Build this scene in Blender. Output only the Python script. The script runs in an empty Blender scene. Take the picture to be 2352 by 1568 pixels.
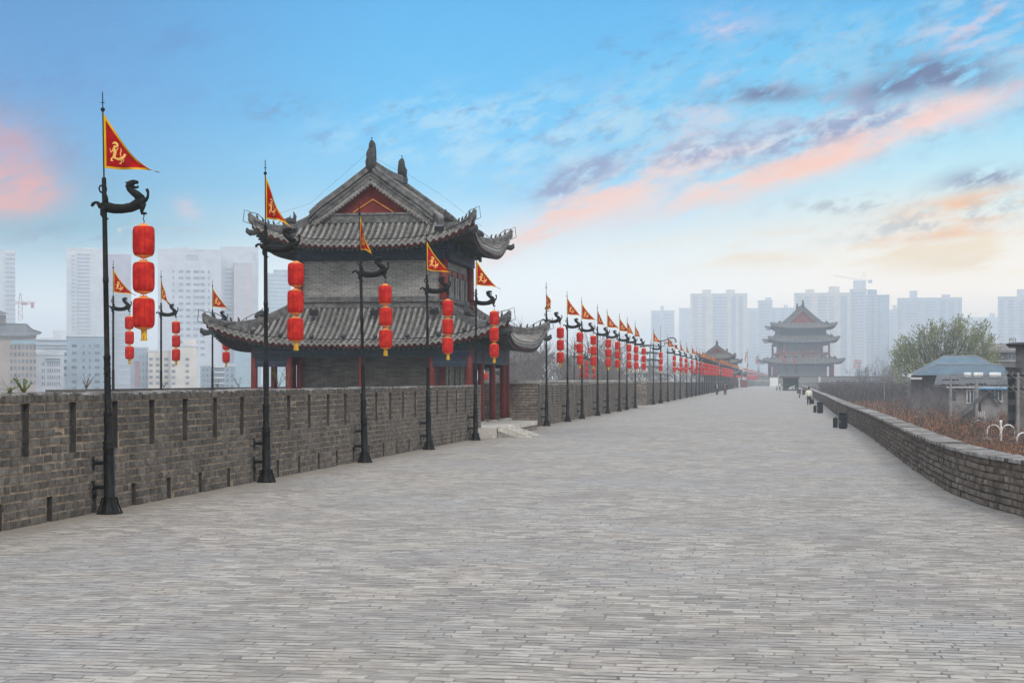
import bpy, math, random
from mathutils import Vector, Matrix, noise
R = random.Random(11)
sc = bpy.context.scene
col = sc.collection
# ---------------------------------------------------------------- camera maths (measured on a 2352 px wide view of the photo)
F, H, VPX, VPY, CX = 3800.0, 2.1, 1778.0, 873.0, 1176.0
TH = math.atan(602 / F); S, C = math.sin(TH), math.cos(TH)
def W(px, py, d):
    r = (px - CX) / F * d
    return Vector((r * C - d * S, r * S + d * C, H - (py - VPY) / F * d))
def yx(px, X):
    d = X * F / (C * (px - VPX)); return (d + X * S) / C
def ground(px, py):
    d = F * H / (py - VPY); return W(px, py, d)
def zat(py, d): return H - (py - VPY) / F * d
GZ = -12.0
# ---------------------------------------------------------------- scene helpers
def tag(o, label=None, cat=None, group=None, kind=None):
    if label: o['label'] = label
    if cat: o['category'] = cat
    if group: o['group'] = group
    if kind: o['kind'] = kind
    return o
def empty(name, loc=(0, 0, 0), rz=0, parent=None):
    o = bpy.data.objects.new(name, None); col.objects.link(o)
    o.location = loc; o.rotation_euler = (0, 0, rz); o.empty_display_size = .3
    if parent: o.parent = parent
    return o
def copy_tree(o, parent=None):
    c = o.copy(); col.objects.link(c)
    if parent: c.parent = parent
    for ch in o.children: copy_tree(ch, c)
    return c
class MB:
    def __init__(s): s.v = []; s.f = []; s.m = []; s.t = []; s.mat = None
    def add(s, vs, fs, m=0, t=.5):
        b = len(s.v)
        if s.mat is not None: vs = [s.mat @ Vector(p) for p in vs]
        s.v += [tuple(p) for p in vs]
        for f in fs: s.f.append([b + i for i in f]); s.m.append(m); s.t.append(t)
    def box(s, x0, x1, y0, y1, z0, z1, m=0, t=.5):
        s.add([(x0,y0,z0),(x1,y0,z0),(x1,y1,z0),(x0,y1,z0),(x0,y0,z1),(x1,y0,z1),(x1,y1,z1),(x0,y1,z1)],
              [(0,3,2,1),(4,5,6,7),(0,1,5,4),(1,2,6,5),(2,3,7,6),(3,0,4,7)], m, t)
    def obox(s, o, a, b, c, m=0, t=.5, nob=False):
        o, a, b, c = map(Vector, (o, a, b, c))
        f = [(0,1,2,3),(7,6,5,4),(4,5,1,0),(5,6,2,1),(6,7,3,2),(7,4,0,3)]
        s.add([o,o+a,o+a+b,o+b,o+c,o+a+c,o+a+b+c,o+b+c], f, m, t)
    def tube(s, pts, rad, n=8, m=0, t=.5, cap=True, sy=1.0):
        pts = [Vector(p) for p in pts]; k = len(pts)
        if not isinstance(rad, (list, tuple)): rad = [rad] * k
        vs = []; ref = None
        for i in range(k):
            tg = (pts[min(i+1,k-1)] - pts[max(i-1,0)])
            if tg.length < 1e-9: tg = Vector((0,0,1))
            tg.normalize()
            if ref is None:
                ref = Vector((0,1,0)) if abs(tg.y) < .9 else Vector((1,0,0))
            a = tg.cross(ref)
            if a.length < 1e-6: a = tg.orthogonal()
            a.normalize(); b = a.cross(tg).normalized(); ref = b
            for j in range(n):
                w = 2 * math.pi * j / n
                vs.append(pts[i] + a * (rad[i] * math.cos(w)) + b * (rad[i] * sy * math.sin(w)))
        fs = []
        for i in range(k-1):
            for j in range(n):
                j2 = (j+1) % n
                fs.append((i*n+j, i*n+j2, (i+1)*n+j2, (i+1)*n+j))
        if cap: fs += [tuple(range(n-1,-1,-1)), tuple((k-1)*n+j for j in range(n))]
        s.add(vs, fs, m, t)
    def lathe(s, prof, n=12, c=(0,0,0), m=0, t=.5, amp=0):
        vs = []; fs = []
        for r, z in prof:
            for j in range(n):
                w = 2*math.pi*j/n; q = r*(1 - (amp if j % 2 else 0))
                vs.append((c[0]+q*math.cos(w), c[1]+q*math.sin(w), c[2]+z))
        k = len(prof)
        for i in range(k-1):
            for j in range(n):
                j2 = (j+1) % n
                fs.append((i*n+j, i*n+j2, (i+1)*n+j2, (i+1)*n+j))
        fs += [tuple(range(n-1,-1,-1)), tuple((k-1)*n+j for j in range(n))]
        s.add(vs, fs, m, t)
    def ball(s, c, r, n=10, m=0, sz=1.0):
        s.lathe([(max(.001, r*math.sin(math.pi*i/8)), -sz*r*math.cos(math.pi*i/8)) for i in range(9)], n, c, m)
    def prism(s, poly, z0, z1, m=0, t=.5):
        n = len(poly)
        s.add([(x,y,z0) for x,y in poly] + [(x,y,z1) for x,y in poly],
              [tuple(range(n-1,-1,-1)), tuple(range(n,2*n))] + [(i,(i+1)%n,n+(i+1)%n,n+i) for i in range(n)], m, t)
    def wall_prism(s, poly, y0, y1, m=0, t=.5):      # polygon in x,z extruded along y
        n = len(poly)
        s.add([(x,y0,z) for x,z in poly] + [(x,y1,z) for x,z in poly],
              [tuple(range(n)), tuple(range(2*n-1,n-1,-1))] + [((i+1)%n,i,n+i,n+(i+1)%n) for i in range(n)], m, t)
    def sweep(s, pts, w, h, m=0, t=.5, up=Vector((0,0,1)), h0=0):   # rectangular section along a path
        pts = [Vector(p) for p in pts]; k = len(pts); vs = []
        for i in range(k):
            tg = (pts[min(i+1,k-1)] - pts[max(i-1,0)]); sd = tg.cross(up)
            sd = sd.normalized() if sd.length > 1e-6 else Vector((1,0,0))
            ww = w[i] if isinstance(w, (list,tuple)) else w; hh = h[i] if isinstance(h,(list,tuple)) else h
            for a, b in ((-1,0),(1,0),(1,1),(-1,1)): vs.append(pts[i] + sd*(a*ww/2) + up*(h0 + b*hh))
        fs = [(3,2,1,0), tuple((k-1)*4+j for j in range(4))]
        for i in range(k-1):
            for j in range(4): fs.append((i*4+j, i*4+(j+1)%4, (i+1)*4+(j+1)%4, (i+1)*4+j))
        s.add(vs, fs, m, t)
    def build(s, name, mats, parent=None, smooth=False, loc=None, rz=None, fix=False):
        me = bpy.data.meshes.new(name); me.from_pydata(s.v, [], s.f)
        if not isinstance(mats, (list, tuple)): mats = [mats]
        for m_ in mats: me.materials.append(m_)
        me.polygons.foreach_set('material_index', s.m)
        if smooth: me.polygons.foreach_set('use_smooth', [True]*len(s.f))
        at = me.attributes.new('tone', 'FLOAT', 'FACE'); at.data.foreach_set('value', s.t)
        if fix:
            import bmesh
            bm = bmesh.new(); bm.from_mesh(me); bmesh.ops.recalc_face_normals(bm, faces=bm.faces); bm.to_mesh(me); bm.free()
        me.update()
        o = bpy.data.objects.new(name, me); col.objects.link(o)
        if parent: o.parent = parent
        if loc is not None: o.location = loc
        if rz is not None: o.rotation_euler = (0,0,rz)
        return o
# ---------------------------------------------------------------- node helpers
class NT:
    def __init__(s, tree): s.t = tree; s.n = tree.nodes; s.l = tree.links
    def node(s, typ, ins=None, **kw):
        nd = s.n.new(typ)
        for k, v in kw.items(): setattr(nd, k, v)
        for k, v in (ins or {}).items(): s.put(nd.inputs[k], v)
        return nd
    def put(s, sock, v):
        if isinstance(v, bpy.types.NodeSocket): s.l.new(v, sock)
        elif isinstance(v, (tuple, list)) and len(v) == 3 and sock.type == 'RGBA': sock.default_value = (*v, 1)
        else: sock.default_value = v
    def M(s, op, a, b=0.0, c=0.0, clamp=False):
        nd = s.n.new('ShaderNodeMath'); nd.operation = op; nd.use_clamp = clamp
        s.put(nd.inputs[0], a); s.put(nd.inputs[1], b); s.put(nd.inputs[2], c); return nd.outputs[0]
    def mix(s, f, a, b, mode='MIX'):
        nd = s.n.new('ShaderNodeMix'); nd.data_type = 'RGBA'; nd.blend_type = mode
        s.put(nd.inputs[0], f); s.put(nd.inputs[6], a); s.put(nd.inputs[7], b); return nd.outputs[2]
    def ss(s, x, a, b):                                # smoothstep
        nd = s.n.new('ShaderNodeMapRange'); nd.interpolation_type = 'SMOOTHSTEP'
        s.put(nd.inputs[0], x); nd.inputs[1].default_value = a; nd.inputs[2].default_value = b; return nd.outputs[0]
    def noise(s, vec, sc_, det=4, rough=.55, dist=0):
        nd = s.node('ShaderNodeTexNoise', {'Vector': vec, 'Scale': sc_, 'Detail': det, 'Roughness': rough, 'Distortion': dist})
        return nd.outputs[0]
    def xyz(s, x, y, z=0.0):
        nd = s.n.new('ShaderNodeCombineXYZ'); s.put(nd.inputs[0], x); s.put(nd.inputs[1], y); s.put(nd.inputs[2], z); return nd.outputs[0]
    def obj(s): return s.n.new('ShaderNodeTexCoord').outputs['Object']
    def sep(s, v):
        nd = s.n.new('ShaderNodeSeparateXYZ'); s.put(nd.inputs[0], v); return nd.outputs
def newmat(name):
    m = bpy.data.materials.new(name); m.use_nodes = True; nt = NT(m.node_tree)
    b = m.node_tree.nodes['Principled BSDF']; return m, nt, b
def sp(b, v):
    b.inputs['Specular IOR Level'].default_value = v
def mat(name, c, rough=.8, var=.25, sc_=6, bump=0, tone=0, metal=0, spec=.3, c2=None, stretch=(1,1,1), trans=0, big=.18, rnd=0):
    m, nt, b = newmat(name); v = nt.obj()
    mp = nt.node('ShaderNodeMapping', {'Vector': v, 'Scale': stretch}).outputs[0]
    n = nt.noise(mp, sc_, 6, .6)
    f = nt.ss(n, .3, .7)
    c2 = c2 or tuple(min(1, x*(1+var)) for x in c); c1 = tuple(x*(1-var) for x in c) if c2 is None or var else c
    cc = nt.mix(f, c1, c2)
    if big:
        k = nt.M('MULTIPLY_ADD', nt.ss(nt.noise(mp, max(.12, sc_/9), 4, .6), .3, .7), big*2, 1-big)
        if rnd: k = nt.M('MULTIPLY', k, nt.M('MULTIPLY_ADD', nt.node('ShaderNodeObjectInfo').outputs['Random'], rnd*2, 1-rnd))
        cc = nt.mix(1.0, cc, nt.node('ShaderNodeCombineColor', {0: k, 1: k, 2: k}).outputs[0], 'MULTIPLY')
    if tone:
        a = nt.node('ShaderNodeAttribute', attribute_name='tone').outputs['Fac']
        k = nt.M('MULTIPLY_ADD', a, tone*2, 1-tone)
        cc = nt.mix(1.0, cc, nt.node('ShaderNodeCombineColor', {0: k, 1: k, 2: k}).outputs[0], 'MULTIPLY')
    nt.put(b.inputs['Base Color'], cc); b.inputs['Roughness'].default_value = rough; b.inputs['Metallic'].default_value = metal; sp(b, spec)
    if bump:
        n2 = nt.noise(mp, sc_*3, 5, .6)
        bp = nt.node('ShaderNodeBump', {'Height': n2, 'Strength': .6, 'Distance': bump}); nt.put(b.inputs['Normal'], bp.outputs[0])
    if trans:
        tr = nt.node('ShaderNodeBsdfTranslucent', {'Color': cc}); ms = nt.node('ShaderNodeMixShader', {0: trans})
        nt.l.new(b.outputs[0], ms.inputs[1]); nt.l.new(tr.outputs[0], ms.inputs[2])
        nt.l.new(ms.outputs[0], m.node_tree.nodes['Material Output'].inputs[0])
    return m
def brickmat(name, c1, c2, mort, w=.3, h=.11, axis='x', ms=.012, rough=.85, dirt=.35, bump=.01):
    m, nt, b = newmat(name); o = nt.sep(nt.obj())
    along = {'x': o[0], 'y': o[1], 'xy': nt.M('ADD', o[0], o[1])}[axis]
    v = nt.xyz(along, o[2])
    dn = nt.node('ShaderNodeTexNoise', {'Vector': v, 'Scale': 3.0})
    v2 = nt.node('ShaderNodeVectorMath', {0: v, 1: dn.outputs[1]}, operation='MULTIPLY_ADD')
    v2.inputs[1].default_value = (.0,.0,0); nt.l.new(v, v2.inputs[2])
    br = nt.node('ShaderNodeTexBrick', {'Vector': v, 'Color1': c1, 'Color2': c2, 'Mortar': mort, 'Scale': 1.0, 'Mortar Size': ms,
                                        'Mortar Smooth': .3, 'Bias': 0.0, 'Brick Width': w, 'Row Height': h})
    n = nt.noise(nt.obj(), 1.1, 6, .65); n2 = nt.noise(nt.obj(), 14, 4, .6)
    k = nt.M('MULTIPLY_ADD', nt.ss(n, .3, .7), dirt, 1-dirt*.5); k = nt.M('MULTIPLY', k, nt.M('MULTIPLY_ADD', n2, .5, .75))
    cc = nt.mix(1.0, br.outputs[0], nt.node('ShaderNodeCombineColor', {0: k, 1: k, 2: k}).outputs[0], 'MULTIPLY')
    nt.put(b.inputs['Base Color'], cc); b.inputs['Roughness'].default_value = rough; sp(b, .2)
    hgt = nt.M('SUBTRACT', nt.M('MULTIPLY', n2, .4), br.outputs[1])
    bp = nt.node('ShaderNodeBump', {'Height': hgt, 'Strength': .7, 'Distance': bump}); nt.put(b.inputs['Normal'], bp.outputs[0])
    return m
# ---------------------------------------------------------------- materials
M = {}
M['brick'] = mat('worn_grey_brick', (.098,.087,.074), .92, .38, 9, .015, .42)
M['brickdark'] = mat('dark_brick', (.05,.046,.042), .9, .3, 7, .01)
M['slotshade'] = brickmat('shaded_slot_brick', (.045,.041,.036), (.085,.077,.068), (.13,.10,.075), .30, .126, 'y', .012)  # shade inside the merlon slots put into a darker brick colour
M['warmbrick'] = mat('warm_worn_brick', (.135,.113,.092), .92, .4, 8, .015, .5)
M['mortar'] = mat('tan_mortar', (.23,.18,.13), .95, .35, 5, .01)
M['cap'] = mat('coping_brick', (.26,.25,.24), .9, .3, 5, .012, .3)
M['brickfar'] = brickmat('far_brick', (.12,.11,.105), (.17,.16,.15), (.22,.2,.17), .28, .126, 'y', .012)
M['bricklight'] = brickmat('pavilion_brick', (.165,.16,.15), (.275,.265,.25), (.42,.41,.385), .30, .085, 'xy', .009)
M['brickshade'] = brickmat('shaded_lower_brick', (.075,.072,.068), (.14,.13,.12), (.16,.155,.14), .40, .085, 'xy', .009)  # darker copy of the pavilion brick, shade under the eaves put into its colour
M['brickbrown'] = brickmat('brown_brick', (.15,.125,.105), (.23,.195,.165), (.075,.06,.05), .9, .15, 'x', .014)
M['iron'] = mat('black_iron', (.006,.0065,.007), .55, .5, 14, .003, spec=.15, c2=(.014,.014,.012))
M['lantern'] = mat('red_lantern_cloth', (.8,.025,.018), .6, .12, 9, .002, spec=.2, trans=.35)
M['gold'] = mat('gold_trim', (.8,.25,.05), .5, .3, 30, .002, spec=.4)
M['tassel'] = mat('tassel_thread', (.7,.42,.04), .8, .3, 60, .004, stretch=(6,6,.4))
M['flag'] = mat('red_flag_cloth', (.42,.006,.008), .75, .25, 4, .004, spec=.1, trans=.25)
M['flagtrim'] = mat('yellow_flag_border', (.75,.44,.01), .75, .1, 5, .002, spec=.1, trans=.25)
M['emblem'] = mat('gold_flag_print', (.9,.5,.14), .7, .15, 9, 0, spec=.1)
M['tile'] = mat('grey_roof_tile', (.21,.2,.185), .88, .28, 6, .008, .25, big=.22)
M['tilepan'] = mat('dark_pan_tile', (.075,.072,.068), .9, .4, 9, .008, .3)
M['ridge'] = mat('weathered_ridge_tile', (.125,.122,.118), .88, .45, 5, .01)
M['ridgedk'] = mat('dark_ridge_ornament', (.045,.046,.047), .8, .4, 12, .01)
M['redwood'] = mat('oxblood_painted_wood', (.145,.016,.013), .55, .25, 3, .002, spec=.35)
M['redgable'] = mat('red_gable_boards', (.17,.02,.014), .8, .2, 4, .003)
M['chevron'] = mat('ochre_trim', (.55,.2,.035), .7, .2, 9)
M['teal'] = mat('teal_painted_wood', (.01,.055,.047), .7, .4, 10)
M['soffit'] = mat('dark_rafters', (.05,.05,.047), .85, .35, 12, .004)
M['stone'] = mat('pale_granite', (.5,.47,.42), .85, .14, 9, .004)
M['stonedk'] = mat('weathered_stone', (.3,.29,.27), .85, .25, 5, .006)
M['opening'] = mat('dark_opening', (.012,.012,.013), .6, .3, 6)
M['lamp'] = mat('black_lamp_housing', (.02,.022,.027), .4, .3, 9, spec=.5)
M['cable'] = mat('black_cable', (.02,.02,.02), .6, .2, 9)
def lantern_mat():
    m, nt, b = newmat('red_lantern_cloth'); o = nt.sep(nt.obj()); a = nt.M('MULTIPLY', nt.M('ARCTAN2', o[1], o[0]), 12/math.pi/2)
    seam = nt.ss(nt.M('ABSOLUTE', nt.M('SUBTRACT', nt.M('FRACT', a), .5)), .40, .5); n = nt.noise(nt.obj(), 7, 4, .6)
    c = nt.mix(nt.ss(n, .3, .7), (.52,.012,.01), (.82,.042,.022)); c = nt.mix(nt.M('MULTIPLY', seam, .65), c, (.30,.006,.006))
    nt.put(b.inputs['Base Color'], c); b.inputs['Roughness'].default_value = .6; sp(b, .2)
    w_ = nt.noise(nt.xyz(nt.M('MULTIPLY', a, .6), nt.M('MULTIPLY', o[2], 9)), 4, 3, .6)
    nt.put(b.inputs['Normal'], nt.node('ShaderNodeBump', {'Height': w_, 'Strength': .5, 'Distance': .01}).outputs[0])
    tr = nt.node('ShaderNodeBsdfTranslucent', {'Color': c}); ms = nt.node('ShaderNodeMixShader', {0: .35})
    nt.l.new(b.outputs[0], ms.inputs[1]); nt.l.new(tr.outputs[0], ms.inputs[2]); nt.l.new(ms.outputs[0], m.node_tree.nodes['Material Output'].inputs[0]); return m
M['lantern'] = lantern_mat()
def beam_mat():
    m, nt, b = newmat('painted_beam'); o = nt.sep(nt.obj())
    along = nt.M('ADD', o[0], o[1])
    br = nt.node('ShaderNodeTexBrick', {'Vector': nt.xyz(nt.M('ADD', along, nt.M('MULTIPLY', nt.M('ABSOLUTE', nt.M('PINGPONG', o[2], .1)), 1.2)), o[2]),
        'Color1': (.007,.008,.04), 'Color2': (.004,.025,.028), 'Mortar': (.04,.075,.09), 'Scale': 1.0, 'Mortar Size': .012, 'Brick Width': .85, 'Row Height': .4})
    w = nt.node('ShaderNodeTexVoronoi', {'Vector': nt.obj(), 'Scale': 9.0}, feature='DISTANCE_TO_EDGE').outputs[0]
    e = nt.M('MULTIPLY', nt.ss(w, .06, .02), .5)
    cc = nt.mix(nt.M('MULTIPLY', e, .6), br.outputs[0], (.035,.09,.11)); nt.put(b.inputs['Base Color'], cc); b.inputs['Roughness'].default_value = .7
    return m
M['beam'] = beam_mat()
def paving():
    m, nt, b = newmat('worn_brick_paving'); o = nt.obj(); s3 = nt.sep(o)
    nz = nt.sep(nt.node('ShaderNodeTexNoise', {'Vector': o, 'Scale': .7, 'Detail': 3.0}).outputs[1])
    nw = nt.sep(nt.node('ShaderNodeTexNoise', {'Vector': o, 'Scale': 6.0, 'Detail': 3.0}).outputs[1])
    x = nt.M('ADD', s3[0], nt.M('MULTIPLY', nt.M('SUBTRACT', nz[0], .5), .35)); x = nt.M('ADD', x, nt.M('MULTIPLY', nt.M('SUBTRACT', nw[0], .5), .03))
    y = nt.M('ADD', s3[1], nt.M('MULTIPLY', nt.M('SUBTRACT', nz[1], .5), .22)); y = nt.M('ADD', y, nt.M('MULTIPLY', nt.M('SUBTRACT', nw[1], .5), .03))
    def bt(w, h, ms, off=.5): return nt.node('ShaderNodeTexBrick', {'Vector': nt.xyz(x, y), 'Color1': (0,0,0), 'Color2': (1,1,1), 'Mortar': (.5,.5,.5), 'Scale': 1.0,
        'Mortar Size': ms, 'Mortar Smooth': .3, 'Bias': 0.0, 'Brick Width': w, 'Row Height': h}, offset=off, squash=1.35, squash_frequency=3)
    br = bt(.25, .135, .010, .43); tone = nt.sep(br.outputs[0])[0]
    fr = nt.M('FRACT', nt.M('DIVIDE', y, .135)); ln = nt.ss(nt.M('ABSOLUTE', nt.M('SUBTRACT', fr, .5)), .36, .46)
    sx = lambda a, b, sc_, d_=5, r_=.7: nt.noise(nt.xyz(nt.M('MULTIPLY', s3[0], a), nt.M('MULTIPLY', s3[1], b)), sc_, d_, r_)
    streak = sx(.6, 2.4, 6.0); fine = sx(.7, 2.2, 42.0, 4); dash = sx(.9, 5.0, 2.6, 4, .65); chip = sx(.45, 2.6, 8.0, 3)
    big = nt.noise(o, .2, 5, .6); med = nt.noise(o, 1.1, 5, .6)
    base = nt.mix(tone, (.215,.203,.188), (.50,.474,.436))
    base = nt.mix(nt.M('MULTIPLY', nt.ss(big, .45, .66), .8), base, (.32,.325,.335))
    base = nt.mix(nt.M('MULTIPLY', nt.ss(med, .5, .68), .55), base, (.40,.36,.315))
    base = nt.mix(nt.M('MULTIPLY', nt.ss(nt.noise(nt.xyz(nt.M('MULTIPLY', s3[0], .8), s3[1], 3.7), .55, 6, .65), .52, .66), .6), base, (.235,.225,.225))
    base = nt.mix(nt.M('MULTIPLY', nt.ss(streak, .49, .66), .8), base, (.19,.175,.158))
    base = nt.mix(nt.M('MULTIPLY', nt.ss(streak, .47, .3), .7), base, (.60,.58,.55))
    base = nt.mix(nt.M('MULTIPLY', nt.ss(fine, .45, .75), .4), base, (.19,.18,.17))
    lnm = nt.M('MULTIPLY', ln, nt.M('MULTIPLY_ADD', nt.ss(dash, .45, .54), 1.0, .03))
    jm = nt.M('MULTIPLY', br.outputs[1], nt.M('MULTIPLY', nt.ss(nt.noise(o, 2.7, 4, .7), .42, .6), .75))
    base = nt.mix(nt.M('MULTIPLY', nt.ss(chip, .62, .72), .85), base, (.12,.10,.085))
    jj = nt.M('MAXIMUM', lnm, jm)
    base = nt.mix(jj, base, nt.mix(nt.ss(nt.noise(o, 1.9, 3, .6), .4, .6), (.05,.043,.037), (.17,.145,.12)))
    base = nt.mix(nt.M('MULTIPLY', nt.ss(nt.noise(nt.xyz(s3[0], nt.M('MULTIPLY', s3[1], .6)), .45, 7, .72), .47, .68), .5), base, (.21,.195,.175))
    # drifted tan dust beside the parapets
    dust = nt.M('MAXIMUM', nt.ss(s3[0], -9.6, -10.5), 0.0)
    base = nt.mix(nt.M('MULTIPLY', dust, .7), base, (.27,.235,.2))
    base = nt.mix(1.0, base, (1.05,1.02,.965), 'MULTIPLY')
    nt.put(b.inputs['Base Color'], base)
    nt.put(b.inputs['Roughness'], nt.M('MULTIPLY_ADD', streak, .3, .5)); sp(b, .35)
    hgt = nt.M('SUBTRACT', nt.M('ADD', nt.M('MULTIPLY', fine, .35), nt.M('MULTIPLY', streak, .9)), jj)
    bp = nt.node('ShaderNodeBump', {'Height': hgt, 'Strength': .75, 'Distance': .02}); nt.put(b.inputs['Normal'], bp.outputs[0])
    return m
M['paving'] = paving()
M['earth'] = mat('dull_city_ground', (.16,.15,.13), .95, .35, .05, 0)
M['bin'] = mat('slate_blue_plastic', (.014,.019,.026), .45, .2, 5, spec=.4)
# ---------------------------------------------------------------- ground, rampart and pavement
RP = [(4.6,-12),(4.6,14),(4.3,20),(3.86,26),(3.52,28),(3.3,30),(3.22,33),(3.22,39.4),(3.36,50.6),(3.5,62),(3.56,73.7),(3.6,90),(3.78,108),(4.12,137),(4.6,195),(5.05,243),(6.5,400),(8.2,600)]
def rpx(y):
    for (a, b), (c, d) in zip(RP, RP[1:]):
        if b <= y <= d: return a + (c-a)*(y-b)/(d-b)
    return RP[-1][0]
mb = MB(); mb.add([(-6000,-400,GZ),(6000,-400,GZ),(6000,6000,GZ),(-6000,6000,GZ)], [(0,1,2,3)])
tag(mb.build('ground', M['earth']), kind='structure')
EX = -10.6                                        # face of the outer battlement
poly = [(EX-.6,-12)] + [(x+.5, y) for x, y in RP] + [(EX-.6,600)]
mb = MB(); n = len(poly)
mb.add([(x,y,0) for x,y in poly], [tuple(range(n))])
tag(mb.build('pavement', M['paving']), kind='structure')
mb = MB(); mb.prism([(x, y) for x, y in poly], GZ+.004, -.004)
tag(mb.build('rampart', M['brickfar']), 'massive grey brick rampart carrying the paved walk above the city', 'rampart')
bast = [(EX-.62,44),(-17.6,44),(-25.5,56),(-25.5,93),(EX-.62,93)]
mb = MB(); mb.prism(bast, GZ+.004, -.006)
tag(mb.build('bastion', M['brickfar']), 'outward brick bastion beneath the near two storey pavilion', 'bastion')
mb = MB(); mb.add([(x,y,-.002) for x,y in bast[::-1]], [tuple(range(5))])
tag(mb.build('bastion_floor', M['paving']), kind='structure')
# ---------------------------------------------------------------- brick walls, laid brick by brick
CO = .126
def battlement(y0, y1, X=EX, zt=1.9, detail=True, slot0=None, jit=1.0):
    """wall face at x = X looking towards +x, running along y; merlon slots and drains at 1.632 m"""
    mb = MB(); P = 1.632; th = .5
    sw, dw = .14, .105
    sl = []; k = math.ceil((y0 - slot0)/P); 
    while slot0 + k*P < y1: sl.append(slot0 + k*P); k += 1
    dr = [s + P/2 for s in sl if s + P/2 < y1]
    mb.box(X-th, X-.102, y0, y1, .38, zt-.06, 4); mb.box(X-th, X-.102, y0, y1, 0, .379, 5)  # dark cores and reveals: the shade of the recesses is painted in
    def seg(a, b, cuts, hw, z0, z1):
        cur = a
        for c in cuts + [None]:
            e = b if c is None else c - hw
            if e > cur:
                mb.box(X-.10, X-.02, cur, min(e,b), z0, z1, 1)
                if detail: mb.box(X-.019, X-.008, cur+(.006 if cur > a else 0), min(e,b)-(.006 if e < b else 0), z0, z1, 2)
            if c is not None: cur = c + hw
    seg(y0, y1, dr, dw, 0, CO*3); seg(y0, y1, [], 0, CO*3, CO*7.6); seg(y0, y1, sl, sw, CO*7.6, CO*14); seg(y0, y1, [], 0, CO*14, zt-.06)
    if detail:
        r = random.Random(int(y0*7))
        for c in range(15):
            z = c*CO; cuts, hw = ((dr, dw) if c < 3 else (sl, sw) if 8 <= c < 14 else ([], 0))
            L = .21 if 0 < c < 8 else .30
            if c == 14: L = .13
            y = y0 - r.random()*L
            ci = 0
            while y < y1:
                ln = L * r.uniform(.75, 1.25)
                a, b = max(y, y0), min(y + ln - .012, y1); y += ln
                while ci < len(cuts) and cuts[ci] + hw < a: ci += 1
                if ci < len(cuts):
                    cc = cuts[ci]
                    if a < cc - hw < b: b = cc - hw
                    elif cc - hw <= a < cc + hw:
                        if b <= cc + hw: continue
                        a = cc + hw
                if b - a < .03: continue
                pr = r.uniform(-.002, .014)*jit; zz = r.uniform(-.003,.003)*jit; t = min(1, max(0, r.gauss(.5,.2)))
                if r.random() < .03: t = .95
                if c >= 9: t *= .8
                j = lambda: r.uniform(-.007,.007)*jit
                x0 = X + pr; za, zb = z + .007 + zz, z + CO - .007 + zz
                if c == 14: zb = zt + r.uniform(-.03,.012) + .03*noise.noise(Vector((a*.5,0,0))); za = z + .006; x0 += .008
                e = .012
                mb.add([(X-.03,a,za),(X-.03,b,za),(X-.03,b,zb),(X-.03,a,zb),
                        (x0+j(),a+e,za+e),(x0+j(),b-e,za+e+j()),(x0+j()-.004,b-e,zb-e+j()*.6),(x0+j()-.004,a+e,zb-e)],
                       [(4,5,6,7),(0,1,5,4),(1,2,6,5),(2,3,7,6),(3,0,4,7)], 0, t)
        y = y0                                     # coping bricks on top
        while y < y1:
            ln = r.uniform(.1,.15); b = min(y+ln-.008, y1)
            mb.box(X-th-.02, X-.02+r.uniform(-.01,.02), y, b, zt-.06, zt+r.uniform(-.012,.016)+.03*noise.noise(Vector((y*.5,0,0))), 3, r.random()); y += ln
    else:
        mb.box(X-th, X, y0, y1, zt-.02, zt, 3)
    return mb
S0 = yx(59, EX)
wm = [M['brick'], M['brickdark'], M['mortar'], M['cap'], M['slotshade'], M['opening']]
def put_wall(mb, label, mats=wm, name='battlement_wall', cat='battlement', g='outer battlement walls'):
    o = mb.build(name, mats); tag(o, label, cat, g); return o
Y1 = yx(1105, EX)
put_wall(battlement(12, Y1, slot0=S0), 'long grey brick battlement with dark upright slots in front of the pavilion')
Y2 = yx(1234, EX); Y3 = yx(1463, EX)
put_wall(battlement(Y2, Y3, slot0=S0), 'slotted grey brick battlement running on from beside the pavilion steps')
Y4 = Y3 + 10; Y5 = 500
fm = [M['brick'], M['brickdark'], M['brickfar'], M['cap']]
o = battlement(Y4, Y4+62, slot0=S0); mb = battlement(Y4+62, Y5, slot0=S0, detail=False)
put_wall(o, 'slotted brick battlement beginning right after the second recess, behind the walking men')
put_wall(mb, 'far hazy end of the battlement leading up to the red kiosk', [M['brickfar'], M['brickdark'], M['brickfar'], M['cap'], M['slotshade'], M['opening']])
def plain_wall(p0, p1, z0, z1, m, capm, th=.5, cap=.12, slope=0):
    mb = MB(); a, b = Vector((*p0, 0)), Vector((*p1, 0)); d = (b-a).normalized(); nrm = Vector((-d.y, d.x, 0))
    L = (b-a).length; rz = math.atan2(d.y, d.x)
    mb.box(0, L, -th/2, th/2, z0, z1)
    vs = [(-.04,-th/2-.04,z1+.003),(L+.04,-th/2-.04,z1+.003+slope),(L+.04,th/2+.04,z1+.003+slope),(-.04,th/2+.04,z1+.003)]
    mb.add(vs + [(x,y,z+cap) for x,y,z in vs], [(0,3,2,1),(4,5,6,7),(0,1,5,4),(1,2,6,5),(2,3,7,6),(3,0,4,7)], 1)
    o = mb.build('return_wall', [m, capm]); o.location = (*p0, 0); o.rotation_euler = (0,0,rz); return o
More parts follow.
